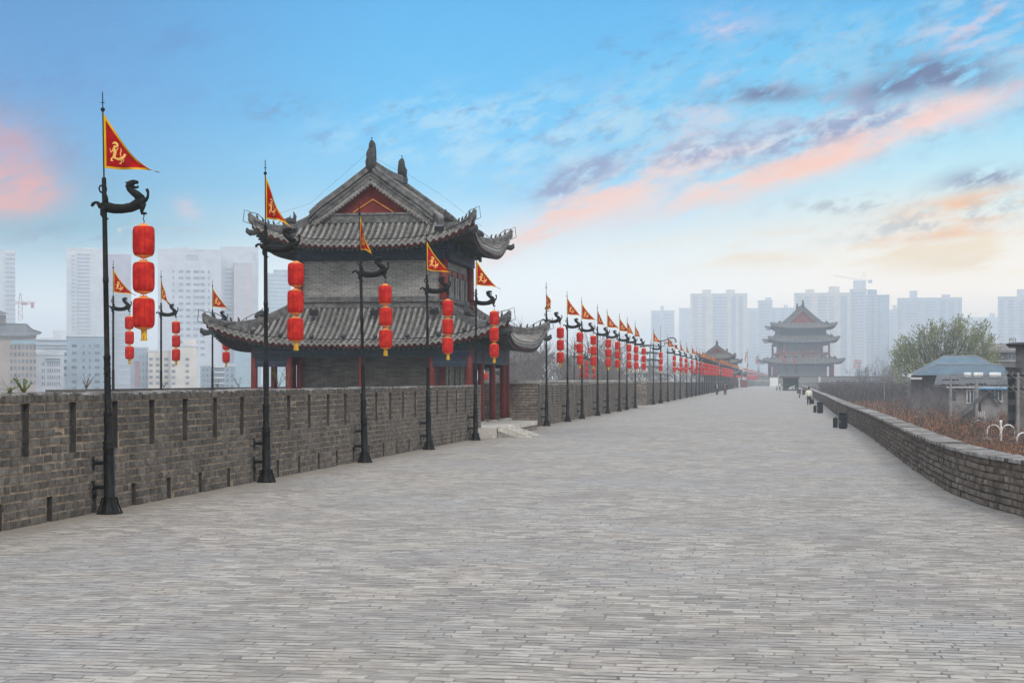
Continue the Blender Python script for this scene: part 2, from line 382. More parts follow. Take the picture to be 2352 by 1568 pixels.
def bricks_x(x0, x1, Y, zt, L, co, seed, capm):
    """return wall facing the camera (-y), bricks laid one by one"""
    mb = MB(); r = random.Random(seed)
    mb.box(x0, x1, Y, Y+.55, 0, zt, 1)
    c = 0
    while (c+1)*co < zt + .01:
        x = x0 - r.random()*L
        while x < x1:
            ln = L*r.uniform(.45,1.7); a, b = max(x,x0), min(x+ln-.007, x1+.01); x += ln
            if b-a < .03: continue
            t = min(1,max(0,r.gauss(.5,.2))); p = r.uniform(.0,.022); wv = .008*math.sin(x*1.7+c); z0, z1 = c*co+.005+wv, (c+1)*co-.004+wv
            mb.add([(a,Y+.02,z0),(b,Y+.02,z0),(b,Y+.02,z1),(a,Y+.02,z1),(a+.01,Y-p,z0+.012),(b-.01,Y-p,z0+.012),(b-.01,Y-p,z1-.008),(a+.01,Y-p,z1-.008)],
                   [(4,5,6,7),(0,1,5,4),(1,2,6,5),(2,3,7,6),(3,0,4,7)], 0, t)
        c += 1
    mb.box(x0-.05, x1+.06, Y-.07, Y+.6, zt, zt+.16, 2)
    return mb
M['brickwarm'] = mat('brown_worn_brick', (.18,.15,.125), .9, .3, 8, .012, .4)
put_wall(bricks_x(-19, EX+.02, Y2-.05, 1.95, .62, .13, 5, 0), 'brown brick return wall with a stone coping behind the pavilion columns', [M['brickwarm'], M['brickdark'], M['stonedk']], 'return_wall', 'wall', 'return walls of the recesses')
put_wall(bricks_x(-20, EX+.02, Y4-.05, 1.95, .5, .13, 6, 0), 'smaller brown brick return wall at the second recess, beside the last pole of its row', [M['brickwarm'], M['brickdark'], M['stonedk']], 'return_wall', 'wall', 'return walls of the recesses')
for (p0, p1, lb) in (((-10.9,44),(-17.6,44),'low dark battlement at the near edge of the bastion, just above the front wall top'),
                 ((-17.6,44),(-25.5,56),'slanting corner battlement of the pavilion bastion'),
                 ((-25.5,56),(-25.5,93),'outer battlement of the pavilion bastion carrying three lantern poles'),
                 ((-25.5,93),(-11,93),'far battlement of the pavilion bastion below the bare trees')):
    o = plain_wall(p0, p1, 0, 1.66, M['brickdark'], M['brick'], .5, .1); o.name = 'bastion_battlement'; tag(o, lb, 'battlement', 'bastion battlements')
# second bastion wall far side
o = plain_wall((-11,Y4+42),(-24,Y4+42), 0, 1.9, M['brickbrown'], M['stonedk']); tag(o, 'distant return wall with pale coping rising above the battlement behind the men', 'wall', 'return walls of the recesses')
# right parapet, a low wall following the gentle curve
def parapet():
    mb = MB(); r = random.Random(3); zt = .86; co = .1145
    ys = []; y = 8.0
    while y < 420: ys.append(y); y += .45 if y < 80 else 1.5 if y < 200 else 5
    def pt(y, off=0):
        e = .2; x = (rpx(y-.8)+rpx(y+.8)+rpx(y-1.6)+rpx(y+1.6)+rpx(y))/5; return x + off + .012*math.sin(y*1.7)
    vs = []; fs = []
    for i, y in enumerate(ys):
        for off, z in ((.062,0),(.1,zt-.06),(.5,zt-.06),(.5,-1.5)): vs.append((pt(y,off),y,z))
        if i:
            a, b = (i-1)*4, i*4
            for j in range(3): fs.append((a+j,b+j,b+j+1,a+j+1))
    mb.add(vs, fs, 1)
    for c in range(7):
        z0 = c*co; y = 8.0; L = .3
        while y < 330:
            ln = L*r.uniform(.75,1.25)*(1 if y < 70 else 1.6 if y < 130 else 4); a, b = y, y+ln-.012; y += ln
            sb = c*.008; p = r.uniform(-.018,.012) + sb; t = min(1,max(0,r.gauss(.5,.2)))
            if c == 6: t *= .6
            za, zb = z0+.008, z0+co-.008+r.uniform(-.004,.004)
            mb.add([(pt(a,.12),a,za),(pt(b,.12),b,za),(pt(b,.12),b,zb),(pt(a,.12),a,zb),
                    (pt(a,p),a+.01,za+.01),(pt(b,p),b-.01,za+.01),(pt(b,p+.004),b-.01,zb-.01),(pt(a,p+.004),a+.01,zb-.01)],
                   [(4,7,6,5),(0,4,5,1),(1,5,6,2),(2,6,7,3),(3,7,4,0)], 0, t)
    y = 8.0
    while y < 420:                                 # coping of bricks on edge
        ln = (r.uniform(.1,.14) if y < 60 else .5 if y < 140 else 2.5); a, b = y, y+ln-(.01 if y < 140 else 0); y += ln
        q = r.uniform(-.01,.015) if a < 140 else 0; h = zt + (r.uniform(-.012,.008) if a < 140 else 0); t = r.random()
        zb = zt - .06
        mb.add([(pt(a,q),a,zb),(pt(b,q),b,zb),(pt(b,.54),b,zb),(pt(a,.54),a,zb),(pt(a,q),a,h),(pt(b,q),b,h),(pt(b,.54),b,h),(pt(a,.54),a,h)],
               [(4,7,6,5),(0,4,5,1),(3,2,6,7),(1,5,6,2),(0,3,7,4)], 2 if t > .12 else 0, t)
    # a brick gutter step at the foot
    return mb
tag(parapet().build('inner_parapet', [M['warmbrick'], M['mortar'], M['cap']], fix=True), 'low grey brick parapet with pale coping curving along the right of the walk', 'parapet')
# ---------------------------------------------------------------- Chinese roofs
class Skirt:
    """one tier of hipped roof around a rectangle; inner half sizes (ax, ay) at height zt, eave half sizes (bx, by) at ze"""
    def __init__(s, ax, ay, zt, bx, by, ze, lift, flare=.25, k=1.5, lp=3.6):
        s.ax, s.ay, s.zt, s.bx, s.by, s.ze, s.lift, s.flare, s.k, s.lp = ax, ay, zt, bx, by, ze, lift, flare, k, lp
    def side(s, i):
        """half length inner/outer, offset inner/outer, rotation"""
        return (s.ax, s.bx, s.ay, s.by) if i % 2 == 0 else (s.ay, s.by, s.ax, s.bx)
    def P(s, i, x, t, dz=0):
        t = min(1.0, max(0.0, t)); a, b, ia, ib = s.side(i); q = min(1.2, abs(x)/b)
        z = s.zt + (s.ze - s.zt)*(1-(1-t)**s.k) + s.lift*q**s.lp*t**1.3 + dz
        off = ia + (ib-ia)*t + s.flare*q**5*t*t
        x = x*(1 + s.flare/b*q**5*t*t)
        p = Vector((x, -off, z)); w = i*math.pi/2
        return Vector((p.x*math.cos(w)-p.y*math.sin(w), p.x*math.sin(w)+p.y*math.cos(w), p.z))
    def t0(s, i, x):
        a, b, _, _ = s.side(i); return max(0.0, (abs(x)-a)/(b-a)) if b > a else 0
def build_skirt(sk, parent, spc=.24, rr=.06, name='roof_tier', steps=14, mats=None, detail=True, rafters=True, beasts=True, start=None, ridge_h=.3, label=None, sides=(0,1,2,3)):
    mats = mats or [M['tile'], M['tilepan'], M['ridge'], M['soffit'], M['redwood']]
    mb = MB(); rd = random.Random(4)
    for i in sides:
        a, b, ia, ib = sk.side(i); n = round(2*b/spc); w = 2*b/n
        for j in range(n):
            x0, x1 = -b + j*w, -b + (j+1)*w; xc = (x0+x1)/2
            # pan tiles between rolls, stepped
            ts0, ts1 = sk.t0(i, x0), sk.t0(i, x1); tc = min(ts0, ts1)
            if start: ts0 = max(ts0, start(i,x0)); ts1 = max(ts1, start(i,x1)); tc = min(ts0,ts1)
            m = steps if detail else 5
            m = max(2, int(m*(1-tc)+.99))
            for q in range(m):
                u0, u1 = q/m, (q+1)/m
                def pp(x, ts, u, dz): return sk.P(i, x, ts+(1-ts)*u, dz)
                st = .03 if detail else 0
                vs = [pp(x0,ts0,u0,0), pp(x1,ts1,u0,0), pp(x1,ts1,u1,st), pp(x0,ts0,u1,st), pp(x0,ts0,u1,-.01), pp(x1,ts1,u1,-.01)]
                mb.add(vs, [(3,2,1,0)] + ([(4,5,2,3)] if detail else []), 1, rd.random())
            # roll along x0
            if j:
                t_ = sk.t0(i, x0)
                if start: t_ = max(t_, start(i,x0))
                if t_ < .97:
                    k = (9 if detail else 4); cs = 5 if detail else 3; vs = []
                    for q in range(k+1):
                        t = t_ + (1-t_)*q/k; c = sk.P(i, x0, t); e = sk.P(i, x0+.01, t) - c; e = e.normalized()
                        for g in range(cs+1):
                            an = math.pi*g/cs; vs.append(c + e*(math.cos(an)*rr) + Vector((0,0,.01+rr*1.25*math.sin(an))))
                    fs = [(q*(cs+1)+g, q*(cs+1)+g+1, (q+1)*(cs+1)+g+1, (q+1)*(cs+1)+g) for q in range(k) for g in range(cs)]
                    t = rd.uniform(.3,.9); mb.add(vs, fs, 0, t)
                    c = sk.P(i, x0, 1.0); e = (sk.P(i, x0+.01, 1)-c).normalized(); o = Vector((e.y,-e.x,0)).normalized()
                    nn = 10 if detail else 6; R_ = rr*1.15
                    ring = [c + o*.015 + e*(R_*math.cos(2*math.pi*g/nn)) + Vector((0,0,rr*.55+R_*math.sin(2*math.pi*g/nn))) for g in range(nn)]
                    mb.add(ring, [tuple(range(nn))], 0, .35)
            # drip tile
            c = sk.P(i, xc, 1.0); e = (sk.P(i, xc+.01, 1)-c).normalized(); o = Vector((e.y,-e.x,0)).normalized()
            hw = w*.36; mb.add([c-e*hw+o*.02+Vector((0,0,.02)), c+e*hw+o*.02+Vector((0,0,.02)), c+e*hw*.75+o*.02-Vector((0,0,w*.28)), c+o*.02-Vector((0,0,w*.5)), c-e*hw*.75+o*.02-Vector((0,0,w*.28))], [(0,1,2,3,4)], 0, .4)
    roof = mb.build(name, mats, parent)
    if label: roof['label'] = label
    # red eave board and dark underside
    mb = MB(); m = 24
    for i in sides:
        a, b, ia, ib = sk.side(i)
        for q in range(m):
            x0, x1 = -b+2*b*q/m, -b+2*b*(q+1)/m
            f = [sk.P(i,x,1,dz) for x, dz in ((x0,-.03),(x1,-.03),(x1,-.17),(x0,-.17))]
            mb.add([sk.P(i,x,.97,-.05+dz) for x, dz in ((x0,0),(x1,0),(x1,-.11),(x0,-.11))], [(3,2,1,0),(0,1,2,3)], 1)
            ins = .25
            def un(x, t): 
                p = sk.P(i, x*(1-(1-t)*(1-(a+.3*(b-a))/b)), t); return p
            for e in range(6):
                def sp_(x, t): return sk.P(i, x*(a+(b-a)*t)/b, t, -.16-.10*(1-t))
                ta, tb = .02+.95*e/6, .02+.95*(e+1)/6
                mb.add([sp_(x0,tb), sp_(x1,tb), sp_(x1,ta), sp_(x0,ta)], [(0,1,2,3)], 0)
    mb.build('eave_soffit', [M['soffit'], M['redwood']], roof)
    if rafters:
        mb = MB()
        for i in sides:
            a, b, ia, ib = sk.side(i); n = round(2*b/.2)
            for q in range(n):
                x = -b*.985 + 2*b*.985*(q+.5)/n
                p1 = sk.P(i, x, .985, -.22); xin = x*(.55*(b-a)+a)/b if abs(x) > a*.8 else x
                p0 = sk.P(i, xin, .35, 0); p0.z = min(p0.z-.45, p1.z+.2)
                mb.tube([p0, p1], .035, 4)
        mb.build('rafter_ends', M['soffit'], roof)
    # hip ridges
    for c in range(4):
        if c not in sides and (c+1) % 4 not in sides: continue
        a, b, ia, ib = sk.side(c); k = 12; pts = []
        for q in range(k+1):
            t = q/k; pts.append(sk.P(c, a+(b-a)*t, t, 0))
        d = (pts[-1]-pts[-3]).normalized(); pts.append(pts[-1] + d*.12 + Vector((0,0,.05)))
        mb = MB(); rh = ridge_h
        mb.sweep(pts, rh*.5, [rh*(.9 if q < k-3 else .75) for q in range(k+2)], 0)
        mb.tube([p+Vector((0,0,rh*.95)) for p in pts], rh*.26, 8, 0)
        mb.tube([p+Vector((0,0,rh*.45)) for p in pts], rh*.31, 6, 0, sy=.45)
        rg = mb.build('hip_ridge', M['ridge'], roof)
        if beasts:
            mb = MB(); p = pts[5]; d = (pts[7]-pts[5]).normalized(); up = Vector((0,0,1)); s_ = ridge_h/.3
            q = p + up*rh*.9
            mb.tube([q-d*.35*s_, q-d*.2*s_+up*.12*s_, q+up*.22*s_, q+d*.16*s_+up*.2*s_, q+d*.27*s_+up*.12*s_], [.02*s_,.12*s_,.14*s_,.11*s_,.06*s_], 7)
            mb.tube([q-d*.2*s_+up*.1*s_, q-d*.26*s_+up*.35*s_, q-d*.2*s_+up*.55*s_], [.1*s_,.07*s_,.012*s_], 6)
            mb.tube([q+up*.25*s_, q+up*.42*s_-d*.06*s_], [.05*s_,.01*s_], 5)
            mb.build('ridge_beast', M['ridgedk'], roof)
            for q_ in (8, 9, 10, 11):
                mb = MB(); w = pts[q_] + up*rh*1.1; mb.tube([w, w+up*.09*s_, w+up*.2*s_+d*.04*s_], [.05*s_,.045*s_,.02*s_], 5); mb.build('ridge_figure', M['ridgedk'], roof)
        if detail:
            mb = MB(); w = pts[-2] - Vector((0,0,.3)); d2 = Vector((pts[-2].x-pts[-5].x, pts[-2].y-pts[-5].y, 0)).normalized()
            mb.obox(w-d2*.55+Vector((d2.y,-d2.x,0))*.09-up*.13, d2*.42, Vector((-d2.y,d2.x,0))*.18, up*.2, 1)
            mb.tube([w-d2*.15-up*.05, w+d2*.05-up*.06, w+d2*.17, w+d2*.2+up*.12], [.1,.13,.1,.03], 7, 0)
            mb.build('corner_beast', [M['ridgedk'], M['teal']], roof, smooth=False)
    return roof
def gable_roof(parent, ax, zf, zr, gy, spc, rr, detail, k=1.3, ridge_h=.4, fin=1.3, over=.35, label=None):
    """upper saddle between the gables: ridge along y at height zr falling to x = +-ax, z = zf"""
    up = Vector((0,0,1))
    def z(x): return zf + (zr-zf)*(1-abs(x)/ax)**k
    def P(x, y): return Vector((x, y, z(x)))
    mb = MB(); yo = gy + over; n = round(2*yo/spc); w = 2*yo/n; rd = random.Random(5); m = 12 if detail else 6
    for sgn in (-1, 1):
        for j in range(n):
            y0, y1 = -yo+j*w, -yo+(j+1)*w
            for q in range(m):
                xa, xb = sgn*ax*q/m, sgn*ax*(q+1)/m; st = Vector((0,0,.03 if detail else 0))
                vs = [P(xa,y0), P(xa,y1), P(xb,y1)+st, P(xb,y0)+st]
                mb.add(vs, [(0,1,2,3) if sgn < 0 else (3,2,1,0)], 1, rd.random())
            if j:
                cs = 5 if detail else 3; vs = []; k_ = 9
                for q in range(k_+1):
                    c = P(sgn*ax*q/k_, y0)
                    for g in range(cs+1):
                        an = math.pi*g/cs; vs.append(c + Vector((0, math.cos(an)*rr, .01+rr*1.25*math.sin(an))))
                mb.add(vs, [(q*(cs+1)+g, q*(cs+1)+g+1, (q+1)*(cs+1)+g+1, (q+1)*(cs+1)+g) for q in range(k_) for g in range(cs)], 0, rd.uniform(.3,.9))
    roof = mb.build('saddle_roof', [M['tile'], M['tilepan']], parent)
    if label: roof['label'] = label
    # gable walls, verge boards, scalloped edge, chevron
    gm = ridge_h/.4
    for sg in (-1, 1):
        yg = sg*(gy-.12); N = 24
        poly = [(-ax*.97, zf-.1)] + [(ax*(-.97+1.94*i/N), z(ax*(-.97+1.94*i/N))-.08) for i in range(N+1)] + [(ax*.97, zf-.1)]
        mb = MB(); mb.wall_prism(poly, yg-.06, yg+.06)
        g = mb.build('gable', M['redgable'], roof, fix=True)
        mb = MB(); zc = zf + (zr-zf)*.36; hw = ax*.33
        for s2 in (-1, 1): mb.sweep([(s2*hw, yg+sg*.09, zf+.1*gm), (0, yg+sg*.09, zc)], .07*gm, .06*gm, 0)
        mb.build('gable_trim', M['chevron'], roof)
        mb = MB()                                   # verge: stacked mouldings following the curve
        pts = [P(ax*1.0*(-1+2*i/32), sg*(yo-.02)) - Vector((0,0,.16*gm*max(0,(abs(i-16)-12)/4)**2)) for i in range(33)]
        mb.sweep([p+up*.05*gm for p in pts], .3*gm, .16*gm); mb.tube([p+up*.26*gm for p in pts], .085*gm, 8)
        pts2 = [p - Vector((0,sg*.0,.0)) for p in pts]
        tp = [min(1, .25+min(i_, 32-i_)/5) for i_ in range(33)]; mb.sweep([p-up*.3*gm*t_ for p, t_ in zip(pts2, tp)], .12*gm, [.34*gm*t_ for t_ in tp], 0)
        mb.sweep([p-up*.12*gm for p in pts2], .22*gm, .07*gm, 0); mb.sweep([p-up*.3*gm for p in pts2], .2*gm, .05*gm, 0)
        mb.build('verge', M['ridge'], roof)
        mb = MB(); nn = int(2*ax/.155/gm*1.15)
        for i in range(nn+1):
            x = -ax*.93+1.86*ax*i/nn; p = Vector((x, sg*(yo+.0), z(x)-.38*gm)); R_ = .085*gm
            vs = [p+Vector((R_*math.cos(2*math.pi*q/8), sg*.05, R_*math.sin(2*math.pi*q/8))) for q in range(8)] + [p+Vector((R_*math.cos(2*math.pi*q/8), -sg*.2, R_*math.sin(2*math.pi*q/8))) for q in range(8)]
            mb.add(vs, [tuple(range(8))]+[(q,(q+1)%8,8+(q+1)%8,8+q) for q in range(8)], 0, .5)
            x2 = x + .93*ax/nn; p = Vector((x2, sg*(yo+.02), z(x2)-.44*gm))
            mb.add([p+Vector((-.07*gm,0,.06*gm)), p+Vector((.07*gm,0,.06*gm)), p+Vector((.05*gm,0,-.04*gm)), p+Vector((0,0,-.11*gm)), p+Vector((-.05*gm,0,-.04*gm))], [(0,1,2,3,4)], 0)
        mb.build('verge_tiles', M['tile'], roof)
        mb = MB()                                   # horizontal band at the gable foot
        mb.box(-ax*.9, ax*.9, min(sg*(gy-.1), sg*(gy+.22)), max(sg*(gy-.1), sg*(gy+.22)), zf-.3*gm, zf+.0*gm)
        mb.box(-ax*.84, ax*.84, min(sg*(gy-.1), sg*(gy+.27)), max(sg*(gy-.1), sg*(gy+.27)), zf+.003*gm, zf+.09*gm)
        mb.build('gable_foot', M['ridge'], roof)
    mb = MB(); L = [(0,-yo-.05,zr), (0,-yo*.5,zr-.05), (0,0,zr-.07), (0,yo*.5,zr-.05), (0,yo+.05,zr)]
    mb.sweep(L, .22*gm, ridge_h); mb.tube([Vector(p)+up*ridge_h for p in L], .12*gm, 8); mb.sweep([Vector(p)+up*ridge_h*.45 for p in L], .34*gm, .06*gm)
    rg = mb.build('main_ridge', M['ridge'], roof)
    for sg in (-1, 1):                              # ridge-end dragons
        mb = MB(); b = Vector((0, sg*(yo-.1), zr)); f = fin
        mb.box(-.17*f, .17*f, b.y-.18*f, b.y+.18*f, b.z-.05, b.z+.1*f)
        y = Vector((0,sg,0))
        mb.tube([b, b+up*.35*f+y*.1*f, b+up*.5*f+y*.14*f, b+up*.62*f+y*.04*f, b+up*.85*f-y*.04*f], [.19*f,.2*f,.15*f,.19*f,.1*f], 7, sy=1.2)
        mb.tube([b+up*.4*f-y*.1*f, b+up*.75*f-y*.12*f, b+up*1.0*f-y*.1*f, b+up*1.1*f-y*.0*f], [.16*f,.15*f,.12*f,.05*f], 7)
        mb.tube([b+up*.82*f+y*.04*f, b+up*.9*f+y*.16*f], [.07*f,.03*f], 6)
        mb.tube([b+up*.3*f, b+up*.32*f-y*.34*f, b+up*.22*f-y*.45*f], [.14*f,.1*f,.03*f], 6)
        mb.tube([b+up*1.05*f-y*.05*f, b+up*1.22*f-y*.05*f], .012*f, 4); mb.ball(b+up*1.2*f-y*.05*f, .03*f, 6)
        mb.build('ridge_dragon', M['ridgedk'], roof, smooth=True)
    return roof
def cornice(parent, hx, hy, z0, z1, m, name='painted_beam', t=.12):
    """painted beam ring around columns"""
    mb = MB()
    for sg in (-1, 1):
        mb.box(-hx, hx, sg*hy-t/2, sg*hy+t/2, z0, z1); mb.box(sg*hx-t/2, sg*hx+t/2, -hy+t/2+.002, hy-t/2-.002, z0, z1)
    return mb.build(name, m, parent)
def column(parent, x, y, z0, z1, r, base=True, name='column'):
    mb = MB(); mb.lathe([(r, z0), (r, z0+(z1-z0)*.6), (r*.95, z1)], 18)
    c = mb.build(name, M['redwood'], parent, smooth=True, loc=(x,y,0))
    if base:
        mb = MB(); mb.lathe([(r*1.9, z0-.002), (r*1.75, z0+.05), (r*1.25, z0+.09), (r*1.02, z0+.1)], 18); mb.build('column_base', M['stonedk'], c)
    return c
def pavilion(name, label, full=True):
    root = empty(name); tag(root, label, 'pavilion')
    # podium
    zp = .37
    mb = MB(); mb.box(-4.9, 5.75, -7.65, 3.5, 0, .2, 0); mb.build('podium', M['brickbrown'], root)
    mb = MB(); mb.box(-4.9, 5.76, -7.66, 3.52, .203, zp, 0)
    mb.box(4.6, 5.78, -7.69, -7.0, -.002, .2, 0); mb.box(-4.9, 4.595, -7.69, -7.655, .0, .2, 0)
    mb.build('podium_edge', M['stone'], root)
    # lower columns
    for x in (-4.3, -2.9, 0, 2.8, 4.25):
        for y in (-4.4, -1.8, .9, 3.6, 4.6):
            if x in (-2.9, 0, 2.8) and y not in (-4.4, 4.6): continue
            column(root, x, y, zp, 3.75, .13)
    for x, y in ((-2.9,-2.9), (2.9,-2.9), (-4.3,-2.9), (2.95,2.9)): column(root, x, y, zp, 3.75, .125)
    cornice(root, 4.3, 4.5, 3.0, 3.36, M['beam']); cornice(root, 4.33, 4.53, 3.365, 3.6, M['teal'], 'eave_beam', .2)
    for y in (-4.5, 4.5):
        for a, b in ((-4.2,-2.95),(2.85,4.2)): mb = MB(); mb.box(a, b, y-.04, y+.04, 2.62, 2.997); mb.build('tie_beam', M['beam'], root)
    for sx in (-1, 1): mb = MB(); mb.box(sx*4.3-.04, sx*4.3+.04, -4.4, 4.4, 2.75, 2.997); mb.build('tie_beam', M['beam'], root)
    # body
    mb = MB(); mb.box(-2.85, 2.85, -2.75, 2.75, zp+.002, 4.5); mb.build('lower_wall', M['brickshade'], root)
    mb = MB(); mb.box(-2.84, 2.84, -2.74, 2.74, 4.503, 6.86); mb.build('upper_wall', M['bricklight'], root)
    # side openings, both storeys, both long sides
    for zb, zh in ((5.0, 1.25), (zp+.05, 2.55)):
        for sx in (-1, 1):
            for y in (-1.75, -.58, .58, 1.75):
                mb = MB(); x0 = sx*2.86; a, b = sorted((x0-.0, x0+sx*.03))
                mb.box(a, b, y-.24, y+.24, zb, zb+zh); w = mb.build('window', M['opening'], root)
                mb = MB(); a, b = sorted((x0, x0+sx*.09))
                for s2 in (-1, 1): mb.box(a, b, y+s2*.34-.1, y+s2*.34+.1, zb-.12, zb+zh+.02)
                mb.build('window_frame', M['stonedk'], w)
                mb = MB(); mb.box(a, b, y-.44, y+.44, zb+zh+.025, zb+zh+.28); mb.build('lintel', M['redwood'], w)
    for sx in (-1, 1):
        for y in (-2.85, 2.85): column(root, sx*2.95, y, 4.55, 6.86, .17, False)
    # stone string course under the upper wall
    mb = MB(); mb.box(-3.05,3.05,-2.95,2.95,4.9,4.97); mb.box(-3.12,3.12,-3.02,3.02,4.975,5.03); mb.build('string_course', M['ridge'], root)
    # upper painted frieze
    cornice(root, 3.0, 2.95, 6.865, 7.25, M['beam'], t=.34); cornice(root, 3.25, 3.2, 7.255, 7.8, M['beam'], 'bracket_band', .3)
    for sg in (-1, 1):
        for x in (-2.4, -.8, .8, 2.4):
            mb = MB(); mb.box(x-.22, x+.22, sg*3.42-.03, sg*3.42+.03, 7.12, 7.55); mb.build('bracket_panel', M['beam'], root)
            mb = MB(); mb.box(sg*3.47-.03, sg*3.47+.03, x-.22, x+.22, 7.12, 7.55); mb.build('bracket_panel', M['teal'], root)
    lo = Skirt(3.0, 2.9, 4.98, 5.8, 5.3, 3.50, .8, .12)
    r1 = build_skirt(lo, root, .23, .06, 'lower_roof')
    mb = MB()                                         # band where the lower roof meets the wall
    for z0, z1, e in ((4.97,5.2,.1),(5.2,5.26,.2),(5.26,5.42,.05)):
        for sg in (-1, 1):
            mb.box(-2.9-e, 2.9+e, *sorted((sg*2.79, sg*(2.85+e))), z0+.003, z1); mb.box(*sorted((sg*2.86, sg*(2.92+e))), -2.785, 2.785, z0+.003, z1)
    mb.build('abutment_ridge', M['ridge'], root)
    upk = Skirt(2.45, 2.5, 8.45, 4.32, 4.3, 7.38, .85, .1)
    r2 = build_skirt(upk, root, .25, .065, 'upper_roof')
    gable_roof(root, 2.5, 8.66, 10.38, 2.5, .25, .065, True, k=1.1, fin=1.12)
    # floodlights, spotlights, cables
    if full:
        for x in (-2.1, .35, 2.75):
            p = lo.P(0, x, .3, .3); mb = MB(); mb.mat = Matrix.Translation(p)@Matrix.Rotation(.35,4,'X')
            mb.box(-.16,.16,-.11,.11,0,.2); mb.box(-.13,.13,-.14,-.11,.03,.17); mb.mat = Matrix.Translation(p); mb.tube([(0,0,-.3),(0,0,.02)], .02, 5); mb.build('floodlight', M['lamp'], root)
        for x in (-2.95, 2.95, ):
            p = upk.P(0, x, .7, .22); mb = MB(); mb.mat = Matrix.Translation(p)@Matrix.Rotation(.35,4,'X')
            mb.box(-.17,.17,-.11,.11,0,.2); mb.box(-.13,.13,-.14,-.11,.03,.17); mb.mat = Matrix.Translation(p); mb.tube([(0,0,-.25),(0,0,.02)], .02, 5); mb.build('floodlight', M['lamp'], root)
        for x in (-5.1,-4.1,-3.0,-1.75,-.5,.75,2.0,3.2,4.2,5.1):
            p = lo.P(0, x, .97, .28); mb = MB(); mb.lathe([(.03,-.1),(.09,-.06),(.1,0),(.07,.06),(.01,.08)], 10, p); mb.tube([p-Vector((0,0,.3)), p-Vector((0,0,.08))], .02, 5)
            mb.build('spotlight', M['lamp'], root, smooth=True)
        mb = MB()
        for sk, dz in ((lo,.16),(upk,.18)):
            for i in (0,1,2,3):
                b = sk.side(i)[1]
                mb.tube([sk.P(i, -b+2*b*q/30, 1.0, dz+.02*(q%2)) for q in range(31)], .018, 4)
            for c_ in range(4):
                a,b,_,_ = sk.side(c_)
                pts = [sk.P(c_, a+(b-a)*q/12, q/12, .42+.14*math.sin(q*1.3)) for q in range(4,13)]
                pts += [pts[-1]+Vector((.25*(1 if pts[-1].x>0 else -1),-.1,.1)), pts[-1]+Vector((.3*(1 if pts[-1].x>0 else -1),-.1,-.35)), pts[-1]+Vector((0,0,-.45))]
                mb.tube(pts, .014, 4)
                for p in pts[1:-3:2]: mb.tube([p, p-Vector((0,0,.25))], .012, 4)
        mb.build('barbed_cable', M['cable'], root)
        mb = MB(); mb.tube([(0,-3.2,11.1),(-1.0,-3.2,10.25),(-2.4,-3.2,9.1),(-3.6,-4.0,8.6)], .004, 4); mb.tube([(0,3.2,11.1),(1.6,3.2,10.1),(3.4,3.2,8.7)], .004, 4)
        mb.tube([(0,-3,11.0),(0,3,11.0)], .004, 4); mb.build('lightning_wire', M['cable'], root)
    return root
PC = Vector((-15.8, 66.8, 0))
pav = pavilion('pavilion', 'two storey grey tiled pavilion with red columns standing close behind the front battlement')
pav.location = PC
# the stone steps in front of the podium
mb = MB(); sx, sy = PC.x+5.79, 60.0
for i in range(3): mb.box(sx+.001*i, sx+.95-.32*i, sy, sy+2.1, .12*i+.001, .12*(i+1))
st = mb.build('stone_steps', M['stone']); tag(st, 'short flight of pale stone steps at the side of the pavilion podium', 'steps')
for y in (sy-.17, sy+2.11):
    mb = MB(); mb.add([(sx,y,.44),(sx,y+.14,.44),(sx+1.25,y,.03),(sx+1.25,y+.14,.03),(sx,y,.24),(sx,y+.14,.24),(sx+1.25,y,0),(sx+1.25,y+.14,0),(sx+.7,y,0),(sx+.7,y+.14,0)],
        [(0,2,3,1),(0,4,8,6,2),(1,3,7,9,5),(0,1,5,4),(2,6,7,3)], 0)
    mb.add([(sx,y+.02,.238),(sx+.69,y+.02,.0),(sx,y+.02,0)], [(0,2,1)], 1); mb.build('side_slab', [M['stone'], M['stonedk']], st, fix=True)
for i, (Yc, sc_, lb) in enumerate(((402, 1.0, 'hazy grey pavilion whose red gable rises above the middle of the lantern row'), (500, 1.0, 'faintest pavilion roof peeping out just right of the other hazy pavilion'))):
    c = copy_tree(pav); c.location = (-13.6 if i == 0 else -13.9, Yc, 0); c['label'] = lb
    for ch in list(c.children):
        if ch.name.split('.')[0] in ('floodlight','spotlight','barbed_cable','lightning_wire','podium','podium_edge','window','tie_beam'):
            for g in list(ch.children): bpy.data.objects.remove(g)
            bpy.data.objects.remove(ch)
# faint tower roof behind the pavilion's right columns
c = copy_tree(pav); c.location = W(1180, 873, 330) + Vector((0,0,-2.1-6)); c.scale = (1.6,1.6,1.6); c['label'] = 'hazy blue grey tower glimpsed between the pavilion eave and the bare trees'
for ch in list(c.children):
    if ch.name.split('.')[0] in ('floodlight','spotlight','barbed_cable','lightning_wire','podium','podium_edge','tie_beam'):
        bpy.data.objects.remove(ch)
